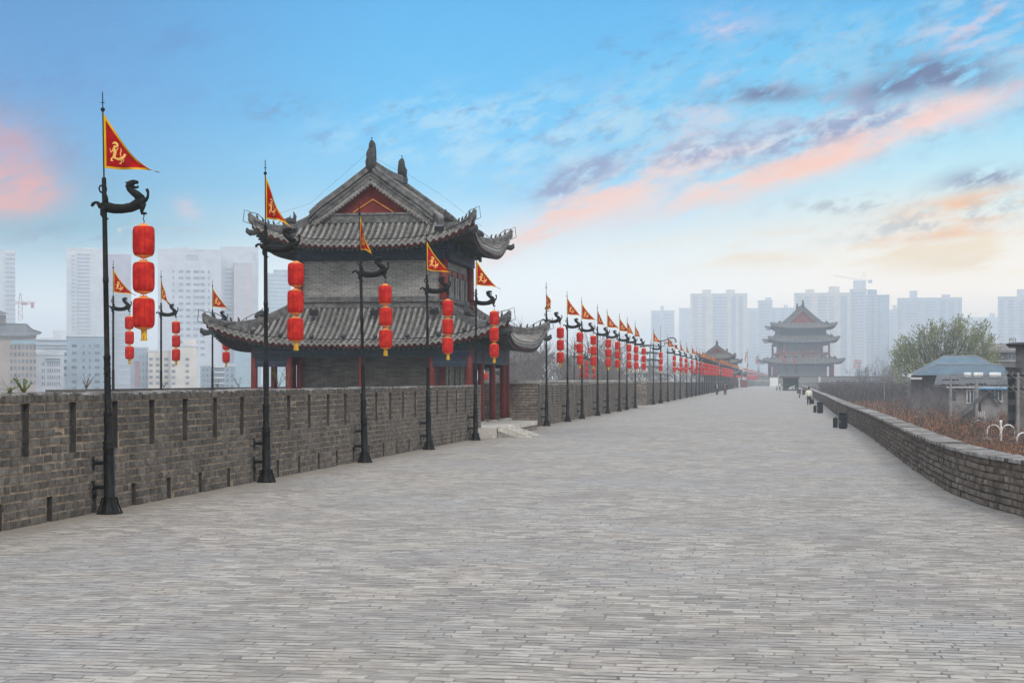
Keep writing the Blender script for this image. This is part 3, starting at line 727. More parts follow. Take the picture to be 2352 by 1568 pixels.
# ---------------------------------------------------------------- the big three-roofed gate tower
mb = MB(); D0 = 640; k = D0/F
gt = empty('gate_tower'); tag(gt, 'large three roofed gate tower with a red gable at the end of the walk', 'gate tower')
zb = 3.6
def hz(py): return H + (VPY-py)*k
c0 = W(1839, 873, D0+6); gt.location = (c0.x, c0.y+16, 0); gt.rotation_euler = (0,0,TH*.35)
hy = 22
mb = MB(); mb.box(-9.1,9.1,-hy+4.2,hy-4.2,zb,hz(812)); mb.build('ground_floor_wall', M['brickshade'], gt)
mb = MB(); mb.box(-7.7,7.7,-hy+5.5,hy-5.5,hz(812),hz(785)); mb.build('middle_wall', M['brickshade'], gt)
mb = MB(); mb.box(-9.0,9.0,-hy+5.5,hy-5.5,hz(770),hz(748)); mb.build('upper_wall', M['beam'], gt)
for x in (-11.3,-10.6,10.6,11.3):
    for y in (-hy+3, -hy+7.5, hy-3): column(gt, x, y, zb, hz(832), .42, False)
cornice(gt, 11.4, hy-2.9, hz(840), hz(833), M['beam'], t=.5)
for x in (-9.9,-7.2,0,7.2,9.9):
    for y in (-hy+4.4, hy-4.4): column(gt, x, y, hz(822), hz(786), .42, False)
mb = MB(); mb.box(-10.1,10.1,-hy+3.9,hy-3.9,hz(812.6),hz(808.6)); mb.build('balcony', M['redwood'], gt)
cornice(gt, 9.9, hy-4.4, hz(791), hz(785), M['beam'], t=.5)
s1 = Skirt(10.0, hy-4.6, hz(820.5), 15.1, hy+.4, hz(833.5), 1.2, .4)
s2 = Skirt(9.2, hy-5.4, hz(769.5), 13.3, hy-1.3, hz(783.5), 1.3, .4)
s3 = Skirt(6.9, hy-6.0, hz(740.5), 12.3, hy-1.6, hz(751.5), 1.3, .4)
build_skirt(s1, gt, .75, .19, 'lower_roof', detail=False, rafters=False, ridge_h=.7)
build_skirt(s2, gt, .75, .19, 'middle_roof', detail=False, rafters=False, ridge_h=.7)
build_skirt(s3, gt, .75, .19, 'upper_roof', detail=False, rafters=False, ridge_h=.7)
gable_roof(gt, 7.6, hz(741), hz(703.5), hy-6.0, .75, .19, False, ridge_h=.95, fin=2.6, over=.6, k=1.22)
cornice(gt, 9.6, hy-5.0, hz(753), hz(748), M['teal'], 'bracket_band', .5)
# raised terrace under the tower
tm = brickmat('terrace_brick', (.15,.145,.14), (.19,.18,.17), (.12,.11,.1), 1.2, .4, 'x', .02)
x0, x1 = W(1716,0,625).x, W(2210,0,625).x
ty = W(1790,0,612).y
mb = MB(); mb.box(x0, x1, ty, ty+90, GZ+.01, zb-.3, 0); mb.box(x0, x1+.01, ty-.2, ty+.4, zb-.3, zb, 1)
o = mb.build('tower_terrace', [tm, M['brickdark']]); tag(o, 'raised brick terrace that carries the big gate tower', 'terrace')
mb = MB(); xa = W(1713,0,590).x; xb = W(1767,0,590).x; mb.box(xa, xb, ty-18, ty-.3, 0, 1.75, 0); mb.box(xa-.1, xb+.1, ty-18.1, ty-.3, 1.753, 2.1, 1)
o = mb.build('low_terrace', [tm, M['stonedk']]); tag(o, 'lower brick terrace with a pale ledge left of the tower ramp', 'terrace')
mb = MB(); xa, xb = W(1768,0,600).x, W(1787,0,600).x
mb.add([(xa,ty-26,.01),(xb,ty-26,.01),(xb,ty,zb-.5),(xa,ty,zb-.5),(xa,ty,.0),(xb,ty,.0)], [(0,1,2,3),(1,5,2),(0,3,4)], 0)
o = mb.build('ramp', [M['stone']]); tag(o, 'pale paved ramp climbing to the tower terrace', 'ramp')
mb = MB(); xa, xb = W(1835,0,470).x, W(1906,0,470).x; yy = W(1860,0,470).y
mb.box(xa, xb, yy, yy+6, GZ+.01, zat(877.5,470), 0); mb.box(xa,xb,yy-.1,yy+.3,zat(877.5,470)+.002,zat(877,470)+.25,1)
o = mb.build('stair_wall', [tm, M['stonedk']]); tag(o, 'grey brick retaining wall with a thin ledge right of the dark canopy', 'wall')
mb = MB(); mb.box(0,.6,0,.6,zat(878,468),zat(864.5,468)); o = mb.build('stone_post', M['stone'], loc=(W(1880,0,468).x, yy-.9,0)); tag(o, 'single pale stone post on the wall below the gate tower', 'post')
# ---------------------------------------------------------------- lantern poles
TG = {  # tiger bracket, traced chains: points (x, z) in m about the pole centre, radii
 'body': ([(.0,0),(.06,-.03),(.16,-.055),(.30,-.062),(.44,-.045),(.54,-.0),(.62,.055),(.66,.10)], [.07,.082,.078,.074,.078,.088,.085,.05]),
 'neck': ([(.60,.08),(.54,.15),(.47,.20),(.42,.245),(.40,.29),(.43,.325),(.48,.345)], [.08,.066,.055,.05,.052,.055,.048]),
 'snout': ([(.48,.345),(.52,.35),(.55,.342),(.56,.325)], [.045,.034,.03,.016]),
 'jaw': ([(.45,.31),(.49,.275),(.53,.262),(.56,.272),(.562,.295)], [.035,.024,.02,.02,.01]),
 'ear': ([(.42,.34),(.37,.345),(.35,.352)], [.03,.016,.004]),
 'foreleg': ([(.62,.0),(.625,-.06),(.615,-.11),(.62,-.145),(.66,-.147),(.70,-.149)], [.075,.045,.03,.026,.024,.01]),
 'raised': ([(.66,.07),(.69,.07),(.715,.10),(.725,.16),(.72,.20),(.70,.235)], [.06,.036,.024,.02,.026,.024]),
 'tail': ([(.02,.05),(.03,.13),(.01,.19),(-.03,.2),(-.07,.225),(-.085,.27),(-.065,.315),(-.02,.31),(.03,.27),(.03,.22)], [.05,.032,.026,.017,.014,.014,.015,.018,.022,.016]),
 'hind': ([(.0,-.02),(-.02,-.09),(-.04,-.14),(-.01,-.19),(.01,-.21),(.06,-.212)], [.075,.055,.035,.028,.026,.012]),
 'rear': ([(-.02,.0),(-.08,.0),(-.115,.05),(-.15,.055),(-.19,.03),(-.215,-.005)], [.07,.045,.026,.022,.03,.022])}
POLE = [(.155,0),(.165,.02),(.15,.03),(.13,.1),(.105,.2),(.1,.26),(.088,.27),(.084,.9),(.078,1.0),(.09,1.02),(.09,1.05),(.072,1.07),(.088,1.1),(.088,1.13),(.07,1.15),(.062,1.3),(.07,1.52),(.066,1.54),(.074,1.56),(.07,1.6),(.053,1.62),(.05,2.42),(.056,2.44),(.056,2.48),(.043,2.5),(.041,3.64),(.048,3.65),(.048,3.67),(.044,3.68),(.048,3.71),(.041,3.72),(.038,4.68),(.036,5.25),(.03,5.29),(.012,5.295),(.011,6.3),(.011,6.33)]
def tiger_mb(mb, n):
    mb.mat = Matrix.Translation((0,0,4.85))
    for k_, (p, r) in TG.items():
        mb.tube([(x,0,z) for x, z in p], r, n, sy=.8)
    mb.mat = None
FL = .89
def make_flag(seed, shut=1.0, droop=0.0, wave=.05, det=True):
    """returns (cloth, border, emblem) builders; shut < 1 folds the flag towards the staff"""
    zt = lambda u: 5.34 + .96*(1-u)**1.55 - droop*.5*u*(1-u)*1.2
    zb = lambda u: 5.44 - .10*u**1.5 - .015*math.sin(u*5+seed) 
    def FPv(u, v, off=0):
        a, b = zb(u), zt(u); z = a+(b-a)*v - droop*u*u*.55
        fold = .16*(1-shut)+.02
        y = (wave*math.sin(u*6+seed+v*1.5) + .03*math.sin(v*5+u*9+seed))*u**.6*1.4 + fold*math.sin(u*9+v*1.2)*min(1,u*3)
        return Vector((u*FL*shut + .012, y+off, z))
    NU, NV = (22, 9) if det else (6, 2)
    m1 = MB(); vs = [FPv(i/NU, j/NV) for i in range(NU+1) for j in range(NV+1)]
    m1.add(vs, [(i*(NV+1)+j, (i+1)*(NV+1)+j, (i+1)*(NV+1)+j+1, i*(NV+1)+j+1) for i in range(NU) for j in range(NV)])
    m2 = MB(); bw = .032
    for off in (-.004, .004):
        def strip(A, B): 
            vs = A + B; n_ = len(A); m2.add(vs, [(i,i+1,n_+i+1,n_+i) for i in range(n_-1)])
        us = [i/NU for i in range(NU+1)]
        hgt = lambda u: max(.001, zt(u)-zb(u))
        strip([FPv(u,0,off) for u in us], [FPv(u,min(.5,bw/hgt(u)),off) for u in us])
        strip([FPv(u,1,off) for u in us], [FPv(u,max(.5,1-bw*(1.7-.6*u)/hgt(u)),off) for u in us])
        strip([FPv(0,v/8,off) for v in range(9)], [FPv(bw/FL,v/8,off) for v in range(9)])
    m3 = MB()
    st = [([(560,322),(573,317),(585,325),(588,335),(578,338),(566,333)],8),([(570,335),(566,350),(573,362),(566,385),(574,395)],13),([(566,352),(552,362),(546,345)],6),
          ([(574,356),(586,352),(590,343)],5),([(566,385),(553,392),(551,402),(560,404)],6),([(570,392),(590,398),(608,396),(622,388),(628,380),(618,377)],9),
          ([(600,398),(608,410),(600,420),(590,418)],6),([(612,398),(621,405),(614,415)],5),([(606,392),(602,372),(607,358),(603,346)],4)]
    q = .00327
    for off in (-.007, .007):
        for pl, w in st:
            w *= 1.35; pl = [Vector(((x-519)*q, 5.44+(438-z)*q)) for x, z in pl]; A = []; B = []
            for i, p in enumerate(pl):
                tg = (pl[min(i+1,len(pl)-1)]-pl[max(i-1,0)]).normalized(); nr = Vector((-tg.y,tg.x))*(w*q*.5*(1 if 0<i<len(pl)-1 else .4))
                for L, s_ in ((A,1),(B,-1)):
                    c = p+nr*s_; u = max(.01,c.x/FL); a, b = zb(u), zt(u); L.append(FPv(u, (c.y-a)/(b-a), off))
            m3.add(A+B, [(i,i+1,len(A)+i+1,len(A)+i) for i in range(len(A)-1)])
    return m1, m2, m3
def flag_parts(root, i, det, yaw):
    seed, shut, droop, wave = FV[i % len(FV)]
    key = (i % len(FV), det)
    if key not in FMESH:
        a, b, c = make_flag(seed, shut, droop, wave, det)
        f = a.build('flag', M['flag'], None, smooth=True); g = b.build('flag_border', M['flagtrim'], f); e = c.build('flag_emblem', M['emblem'], f)
        FMESH[key] = f; f.parent = root; f.rotation_euler = (0,0,yaw); return f
    f = FMESH[key].copy(); col.objects.link(f); f.parent = root; f.rotation_euler = (0,0,yaw)
    for ch in FMESH[key].children:
        c = ch.copy(); col.objects.link(c); c.parent = f
    return f
FV = [(0,1,0,.04),(1.2,.62,.25,.07),(2.1,.34,.1,.05),(.6,1,.06,.05),(2.9,.78,.3,.07),(3.7,.95,.12,.06),(4.4,.5,.3,.09),(5.1,.88,.2,.05)]
FMESH = {}
PM = {}
def parts_once(key, fn):
    if key not in PM: PM[key] = fn(); return PM[key]
    o = PM[key].copy(); col.objects.link(o); return o
def pole_near(name='lantern_pole'):
    def shaft():
        mb = MB(); mb.lathe([(max(r,.004) , z) for r, z in POLE if z > .25], 16)
        for i in range(46):                       # raised scroll relief
            a = i*2.4; z = 1.66+i*.0165; mb.ball((.051*math.cos(a), .051*math.sin(a), z), .012, 5)
        return mb.build('shaft', M['iron'], None, smooth=True)
    def base():
        mb = MB(); mb.lathe([(.2,0),(.2,.018),(.17,.03),(.135,.1),(.11,.2),(.105,.262),(.08,.264)], 8)
        for i in range(4):
            a = math.pi/2*i+math.pi/4; d = Vector((math.cos(a),math.sin(a),0)); mb.sweep([d*.2, d*.17+Vector((0,0,.06)), d*.135+Vector((0,0,.14)), d*.11+Vector((0,0,.26))], .035, .02, up=d)
        return mb.build('pole_base', M['iron'])
    def tig():
        mb = MB(); tiger_mb(mb, 10); return mb.build('tiger_bracket', M['iron'], None, smooth=True)
    def fin():
        mb = MB(); mb.tube([(0,0,6.28),(0,0,6.62)], .009, 6); mb.ball((0,0,6.36), .036, 10); mb.tube([(-.03,0,6.47),(.03,0,6.47)], .007, 4); mb.tube([(0,0,6.6),(0,0,6.66)], [.009,.001], 5)
        return mb.build('finial', M['iron'], None, smooth=True)
    def brk(z):
        def f():
            mb = MB(); mb.tube([(-.26,0,z),(0,0,z)], .032, 8); mb.box(-.285,-.255,-.055,.055,z-.11,z+.11); mb.tube([(-.26,0,z),(-.235,0,z)], .05, 8)
            return mb.build('wall_bracket', M['iron'])
        return f
    return [parts_once('shaft', shaft), parts_once('base', base), parts_once('tig', tig), parts_once('fin', fin), parts_once('b1', brk(.42)), parts_once('b2', brk(.80))]
def pole_far():
    def f():
        mb = MB(); mb.lathe([(max(r,.014)*1.05, z) for r, z in POLE[::2]+[POLE[-1]]], 6); mb.tube([(0,0,6.2),(0,0,6.62)], .013, 4); mb.ball((0,0,6.36), .04, 5)
        tiger_mb(mb, 5)
        for z in (.42,.8): mb.box(-.27,0,-.03,.03,z-.03,z+.03); mb.box(-.28,-.25,-.05,.05,z-.1,z+.1)
        return mb.build('pole', M['iron'], None, smooth=True)
    return [parts_once('far', f)]
LP = [(.04,.0),(.055,-.004),(.06,-.02),(.10,-.034),(.145,-.05),(.165,-.08),(.171,-.13),(.172,-.27),(.171,-.40),(.163,-.46),(.14,-.50),(.09,-.522),(.05,-.533),(.048,-.545)]
def lantern_parts():
    out = []
    for i in range(3):
        z0 = 4.545 - .565*i
        def lan(z0=z0):
            mb = MB(); mb.lathe(LP[4:11][::-1], 24, (0,0,z0), 0, .5, .05); o = mb.build('lantern', M['lantern'], None, smooth=True)
            return o
        def trim(z0=z0):
            mb = MB(); mb.lathe([(r+.001,z) for r, z in LP[:5]][::-1], 24, (0,0,z0)); return mb.build('lantern_cap', M['gold'], None, smooth=True)
        def foot(z0=z0):
            mb = MB(); mb.lathe([(r+.001,z) for r, z in LP[10:]][::-1], 24, (0,0,z0)); return mb.build('lantern_foot', M['gold'], None, smooth=True)
        l = parts_once('lan%d'%i, lan); t = parts_once('trim%d'%i, trim); out.append((l, t, parts_once('foot%d'%i, foot)))
    def tas():
        mb = MB(); r = random.Random(2)
        for i in range(40):
            a = i*2.39996; q = .042*math.sqrt(.35+.65*r.random()); p = Vector((q*math.cos(a), q*math.sin(a), 2.872))
            mb.tube([p, p+Vector((r.uniform(-.006,.006),r.uniform(-.006,.006),-.07)), p+Vector((r.uniform(-.02,.02),r.uniform(-.02,.02),-.15+r.uniform(-.02,.015)))], .0075, 3)
        return mb.build('tassel', M['tassel'])
    def hook():
        mb = MB(); mb.tube([(0,0,4.7),(.006,0,4.66),(-.008,0,4.62),(.01,0,4.58),(0,0,4.54)], .008, 5); mb.tube([(0,0,3.0),(0,0,4.55)], .006, 4)
        return mb.build('hanging_hook', M['iron'])
    return out, [parts_once('tas', tas), parts_once('hook', hook)]
def lanterns_far():
    def f():
        mb = MB()
        for i in range(3):
            mb.lathe([LP[j] for j in (12,10,8,6,4,3)], 10, (0,0,4.545-.565*i), 0)
            mb.lathe([(.05,-.58),(.055,-.52)], 6, (0,0,4.545-.565*i), 1)
        mb.lathe([(.035,-.12),(.04,0)], 6, (0,0,2.87), 1); mb.tube([(0,0,4.53),(0,0,4.7)], .012, 4, 1)
        return mb.build('lanterns', [M['lantern'], M['gold']], None, smooth=True)
    return parts_once('lf', f)
def lantern_pole(X, Y, plabel, llabel, pg, lg, near=True, flag=0, yaw=0, tilt=(0,0), z=0, rot=0, lans=True, vis_flag=True, det=None):
    root = empty('lantern_pole', (X,Y,z)); root.rotation_euler = (tilt[0], tilt[1], rot)
    tag(root, plabel, 'lantern pole', pg)
    for p in (pole_near() if near else pole_far()): p.parent = root
    if vis_flag: flag_parts(root, flag, near if det is None else det, yaw)
    if not lans: return
    mt = Matrix.LocRotScale(root.location, root.rotation_euler.to_quaternion(), None)
    hk = mt @ Vector((.645,0,4.7))
    lr = empty('lantern_string', (hk.x, hk.y, hk.z-4.7)); lr.rotation_euler = (0,0,R.uniform(0,1)); tag(lr, llabel, 'lantern string', lg)
    if near:
        ls, ex = lantern_parts()
        for i, (l, t, ft) in enumerate(ls):
            l.parent = lr; t.parent = l; ft.parent = l; l.location = (R.uniform(-.008,.008), R.uniform(-.008,.008), 0)
        for e in ex: e.parent = lr
    else: lanterns_far().parent = lr
PX0 = -10.33
PG, LG = 'lantern poles along the outer battlement', 'red lantern strings on the poles along the walk'
ords = ['first','second','third','fourth','fifth','sixth','seventh','eighth','ninth','tenth','eleventh','twelfth','thirteenth','fourteenth']
near5 = [(252,0,.0,(0,-.018),'tallest looking black tiger pole, nearest the camera, before the long wall','big lantern string hanging nearest the camera, clear of the pavilion'),
         (612,1,.1,(0,-.004),'black tiger pole with drooping flag at the left corner of the pavilion','lantern string hanging before the left end of the pavilion wall'),
         (838,2,.1,(0,-.022),'black tiger pole with narrow flag before the middle of the pavilion','lantern string before the middle of the pavilion brickwork'),
         (985,0,.62,(0,-.012),'black tiger pole with spread flag before the right part of the pavilion wall','lantern string before the right part of the pavilion roof'),
         (1092,3,.35,(0,.004),'black tiger pole standing at the end of the front wall beside the red columns','lantern string dangling in front of the red columns and podium')]
for px, fl, yw, tl, a, b in near5:
    lantern_pole(PX0, yx(px, PX0), a, b, PG, LG, True, fl, yw, tl)
mid = [(1255.5,2,1.2),(1304,3,.5),(1337,0,.3),(1372.8,1,.2),(1395.9,3,0),(1422.5,0,-.1),(1439.5,4,.3),(1459.3,1,.5)]
for i, (px, fl, yw) in enumerate(mid):
    lantern_pole(PX0, yx(px, PX0), ords[i]+' tiger pole past the pavilion steps, along the middle battlement', ords[i]+' lantern string past the pavilion steps', PG, LG, True, fl, yw, (0, R.uniform(-.006,.006)))
far1 = [1500.7,1534.2,1549.3,1562.6,1577.6,1588.6,1598.7,1606.4,1612.6,1617.8,1623.5,1628.2,1633.5,1637.5,1641.8,1650,1654.3,1658,1661]
for i, px in enumerate(far1):
    y = yx(px, PX0); nm = ords[i] if i < 12 else None
    lantern_pole(PX0, y, (nm+' tiger pole past the second recess') if nm else 'small hazy lantern pole in the crowded row behind the two walking men',
        (nm+' lantern string past the second recess') if nm else 'small hazy lantern string in the crowded row behind the two walking men', PG, LG, i < 4, R.randrange(8), R.uniform(-.3,.5), (0,R.uniform(-.006,.006)), det=i<12)
y = yx(1661, PX0)+8.5; 
while y < 492:
    lantern_pole(PX0, y, 'tiny lantern pole in the tightly packed stretch before the red kiosk', 'tiny lantern string in the tightly packed stretch before the red kiosk', PG, LG, False, R.randrange(8), R.uniform(-.3,.5), det=False); y += 8.6
for i in range(42):                               # the row bending away beyond the kiosk
    t = i/41; X = -9.3 + 9.6*t; y = 512 + t*400
    lantern_pole(X, y, 'faint lantern pole in the hazy row beyond the red kiosk', 'faint lantern string in the hazy row beyond the red kiosk', 'hazy poles beyond the kiosk', 'hazy lantern strings beyond the kiosk', False, R.randrange(8), R.uniform(-.3,.5), det=False, z=-.2-1.6*t)
# three poles on the bastion
for px, tp, fl, yw, nm in ((260,599,0,.7,'leftmost'),(370,621,6,.9,'middle'),(488,643.6,3,.75,'rightmost')):
    d = (6.62-H)/(VPY-tp)*F; p = W(px, 873, d)
    lantern_pole(p.x, p.y, nm+' of the three tiger poles on the bastion left of the pavilion', nm+' lantern string on the bastion left of the pavilion', 'poles on the bastion edge', 'lantern strings on the bastion edge', True, fl, yw)
for px, d, nm in ((1340,150,'left'),(1352,158,'middle'),(1369,166,'right')):
    p = W(px+4, 873, d); lantern_pole(p.x-1, p.y, nm+' pole of the small group seen behind the third pole past the steps', nm+' lantern string of the small group behind the third pole past the steps', 'poles on the second bastion', 'lantern strings on the second bastion', False, 1, .3, z=-.6)
for px, d in ((1103,120),(1123,126)):
    p = W(px-8, 873, d); lantern_pole(p.x, p.y, 'lantern pole mostly hidden behind the red columns of the pavilion', 'lantern string glimpsed between the red pavilion columns', 'poles behind the columns', 'lanterns behind the columns', False, 1, .3, z=-1.9)
# cluster on the terrace right of the gate tower, and poles before it
for i, (px, d) in enumerate(((1966,600),(1970,612),(1975,624),(1978,640))):
    p = W(px, 873, d); lantern_pole(p.x, p.y, 'tiny pole of the bunch on the terrace right of the gate tower', 'tiny lantern string of the bunch right of the gate tower', 'bunched poles right of the tower', 'bunched lanterns right of the tower', False, 0, 0, z=3.6, det=False, rot=math.pi)
for px, tp, d, nm in ((1801,800,560,'farther left'),(1806,806,500,'left'),(1829,806,500,'middle'),(1866,800,600,'right')):
    p = W(px, 873, d); z0 = zat(tp, d)-6.62; lantern_pole(p.x, p.y, nm+' lantern pole standing before the gate tower wall', nm+' lantern string hung before the gate tower wall', 'poles before the gate tower', 'lantern strings before the gate tower', False, 0, 0, z=z0, det=False, rot=math.pi)
for px, tp, d in ((1717.5,798,560),(1716,806,570),(1741,808,560),(1743.5,811,572)):
    p = W(px, 873, d); z0 = zat(tp, d)-6.62; lantern_pole(p.x, p.y, 'tiny lantern pole on the low terrace left of the gate tower', 'tiny lantern string on the low terrace left of the gate tower', 'poles on the low terrace', 'lantern strings on the low terrace', False, 2, 0, z=z0, det=False, rot=math.pi)
# small round red lanterns strung in the trees behind the battlement
for i, px in enumerate((1555,1559,1563,1569,1572,1577,1584,1589,1598,1603,1608,1613,1617,1621,1625,1629)):
    p = W(px, 847+3*((i*7)%3)/2-1, 250); mb = MB(); mb.lathe([(.05,-.2),(.18,-.14),(.25,0),(.18,.14),(.05,.2)], 10)
    o = mb.build('round_lantern', M['lantern'], None, smooth=True, loc=p); tag(o, 'small round pinkish red lantern strung low in the trees behind the far battlement', 'lantern', 'round lanterns in the trees')
# curled arm camera post
yc = yx(1517.6, PX0+.1); rt = empty('camera_post', (PX0+.1, yc, 0)); tag(rt, 'tall black post with a curled scroll arm holding a white dome camera', 'camera post')
q = 153/F
mb = MB(); mb.lathe([(.2,0),(.2,.3),(.13,.35),(.1,1.1),(.12,1.15),(.07,1.3),(.06,4.1),(.09,4.2),(.07,4.8),(.05,5.6),(.015,5.75),(.012,(873-749)*q+2.1)], 10); mb.build('shaft', M['iron'], rt, smooth=True)
def cr(x, y): return (((x-648)/4.48/1.7415)*q, 0, H+(VPY-(1300+y/4.48)/1.7415)*q)
mb = MB(); mb.tube([cr(*p) for p in ((590,272),(620,288),(665,292),(720,285),(790,248),(850,236),(895,248),(918,280),(922,325))], .045, 6)
mb.tube([cr(*p) for p in ((680,385),(705,382),(718,360),(712,330),(722,314),(745,318),(745,338),(728,340))], .03, 5)
mb.tube([cr(*p) for p in ((735,325),(765,330),(785,345),(800,330),(790,315))], .03, 5)
mb.tube([cr(*p) for p in ((800,270),(818,290),(822,320),(840,330),(850,315),(838,302),(828,312))], .03, 5); mb.build('scroll_arm', M['iron'], rt, smooth=True)
mb = MB(); p = cr(918,350); mb.lathe([(.1,.12),(.19,.1),(.2,-.08),(.17,-.1)][::-1], 10, p); M['white'] = mat('white_paint', (.75,.75,.74), .5, .08); hd = mb.build('camera_housing', M['white'], rt, smooth=True)
mb = MB(); mb.lathe([(.14,-.1),(.12,-.18),(.04,-.23)][::-1], 10, p); mb.build('camera_dome', M['opening'], hd, smooth=True)
# ---------------------------------------------------------------- plants on the wall tops
M['leafy'] = mat('fresh_green_leaf', (.13,.2,.03), .7, .3, 20, trans=.3); M['twig'] = mat('bare_twig', (.13,.1,.075), .9, .3, 20)
def sprig(px, py, d, h, n, leaves, label, seed):
    r = random.Random(seed); p0 = W(px, py, d); rt = empty('wall_plant', p0); tag(rt, label, 'plant', 'plants growing on the wall tops')
    m1, m2 = MB(), MB()
    for i in range(n):
        a = r.uniform(-1,1)*.8; hh = h*r.uniform(.55,1); pts = []
        for j in range(7):
            t = j/6; pts.append(Vector((a*hh*t*(.8+.3*t), r.uniform(-.1,.1)*t*h, hh*t*(1-.15*abs(a)*t))) + Vector((r.uniform(-.01,.01),0,0)))
        m1.tube(pts, [.008*(1-.8*j/6)*max(1,h) for j in range(7)], 4)
        for j in range(int(leaves*hh/h)):
            t = r.uniform(.15,1); k_ = min(5, int(t*6)); b = pts[k_].lerp(pts[k_+1], t*6-k_); e = Vector((r.uniform(-1,1), r.uniform(-1,1), r.uniform(-.3,.8))).normalized()*r.uniform(.02,.045)*max(.8,h)
            s_ = e.orthogonal().normalized()*.01*max(.8,h); m2.add([b, b+e*.5+s_, b+e, b+e*.5-s_], [(0,1,2,3)])
    m1.build('stems', M['twig'], rt)
    if leaves: m2.build('leaves', M['leafy'], rt)
sprig(55, 905, 24.5, .29, 8, 60, 'bushy bright green plant sprouting from the left end of the front wall top', 1)
sprig(22, 905, 24, .1, 4, 26, 'tiny green sprout on the front wall top at the very left', 2)
sprig(198, 893, 30, .3, 9, 0, 'fan of bare twigs on the wall top just left of the nearest pole', 3)
sprig(549, 890, 50, .5, 4, 40, 'sparse leafy sprig left of the pavilion corner column', 4)
sprig(500, 890, 50, .28, 4, 20, 'low pale sprig beside the rightmost bastion pole', 5)
sprig(376, 890, 44, .22, 5, 0, 'small bare twigs near the middle bastion pole', 6)
sprig(640, 889, 52, .85, 5, 70, 'tall budding branch seen between the left pavilion columns', 7)
sprig(662, 889, 52, .6, 3, 30, 'budding branch leaning beside the second pavilion column', 8)
# ---------------------------------------------------------------- trees and thickets
M['bark'] = mat('grey_bark', (.17,.15,.135), .95, .3, 10); M['barkdk'] = mat('dark_bark', (.075,.062,.055), .95, .3, 10)
M['greenleaf'] = mat('spring_foliage', (.15,.19,.06), .8, .45, 1.2, c2=(.30,.33,.13), trans=.25, tone=.4)
M['cedar'] = mat('cedar_needles', (.03,.06,.04), .85, .4, 2, tone=.4)
M['rustleaf'] = mat('rusty_dead_leaves', (.42,.17,.06), .9, .35, 1.5, tone=.5, trans=.15)
M['greytwig'] = mat('grey_purple_twigs', (.16,.135,.13), .95, .3, 2, tone=.4)
def branches(mb, r, p, d, L, rad, lev, spread, upb, tips=None, n=3):
    k_ = 3; pts = [p]; q = p.copy(); dd = d.copy()
    for i in range(k_):
        dd = (dd + Vector((r.gauss(0,.12), r.gauss(0,.12), r.gauss(0,.08)+upb*.12))).normalized(); q = q + dd*L/k_; pts.append(q.copy())
    mb.tube(pts, [rad*(1-.35*i/k_) for i in range(k_+1)], 3 if lev < 4 else 6, cap=False)
    if tips is not None and lev <= 2: tips += pts[1:]
    if lev == 0: return
    for c in range(n if lev > 1 else n+1):
        t = r.uniform(.35, 1); i = min(k_-1, int(t*k_)); b = pts[i].lerp(pts[i+1], t*k_-i)
        a = r.uniform(0, 2*math.pi); o = dd.orthogonal().normalized(); o2 = dd.cross(o)
        nd = (dd*math.cos(spread) + (o*math.cos(a)+o2*math.sin(a))*math.sin(spread) + Vector((0,0,upb*.25))).normalized()
        branches(mb, r, b, nd, L*r.uniform(.6,.82), rad*.6, lev-1, spread, upb, tips, n)
def bare_tree(px, pytop, d, label, seed, lev=5, z0=GZ, mt='bark', hs=1.0, rad=None, name='bare_tree', grp='bare trees behind the battlement'):
    if px < 1700 and px > 1150: d = max(d, 24/(.00026*(VPX-px)))
    r = random.Random(seed); p = W(px, 873, d); zt = zat(pytop, d); hgt = zt - z0
    rt = empty(name, (p.x,p.y,z0)); tag(rt, label, 'tree', grp)
    mb = MB(); tr = rad or hgt*.014
    mb.tube([(0,0,0),(.02*hgt,0,hgt*.2),(0,0,hgt*.42)], [tr*1.3, tr, tr*.85], 7); mb.build('trunk', M[mt], rt)
    mb = MB()
    for i in range(6):
        a = i*2.4; z = hgt*(.3+.035*i); branches(mb, r, Vector((0,0,z)), Vector((math.cos(a)*.6*hs,math.sin(a)*.6*hs,1)).normalized(), hgt*.27, tr*.55, lev-1, .5, .35, n=3)
    zm = max(v[2] for v in mb.v); k_ = (hgt)/zm
    mb.v = [(x,y,z*k_ if z > hgt*.3 else z) for x,y,z in mb.v]
    mb.build('crown', M[mt], rt)
    return rt
for i, a in enumerate([(1215,735,118,6),(1262,722,112,6),(1325,740,135,6),(1240,765,100,6),(1290,760,128,6),(1385,765,160,5),(1425,790,175,5),(1365,800,140,5),(1545,800,230,5),(1590,805,260,5),(1625,812,290,5),(1480,815,210,5),(1660,830,330,5)]):
    lb = ['pale bare tree just right of the pavilion roof corner','wide bare tree behind the first pole past the steps','bare tree rising behind the second and third poles past the steps','low bare tree close behind the brown return wall','bare tree with dense twigs between the first two middle poles',
          'thin bare tree left of the cedar','small hazy bare tree touching the left side of the cedar','low bare tree before the small pole group','bare tree right of the cedar behind the scroll arm post','hazy bare tree behind the round red lanterns','faint bare tree at the far end of the lantern row','low bare tree under the cedar branches','faintest bare tree before the hazy pavilion'][i]
    bare_tree(a[0], a[1], a[2], lb, 20+i, a[3], hs=1.3)
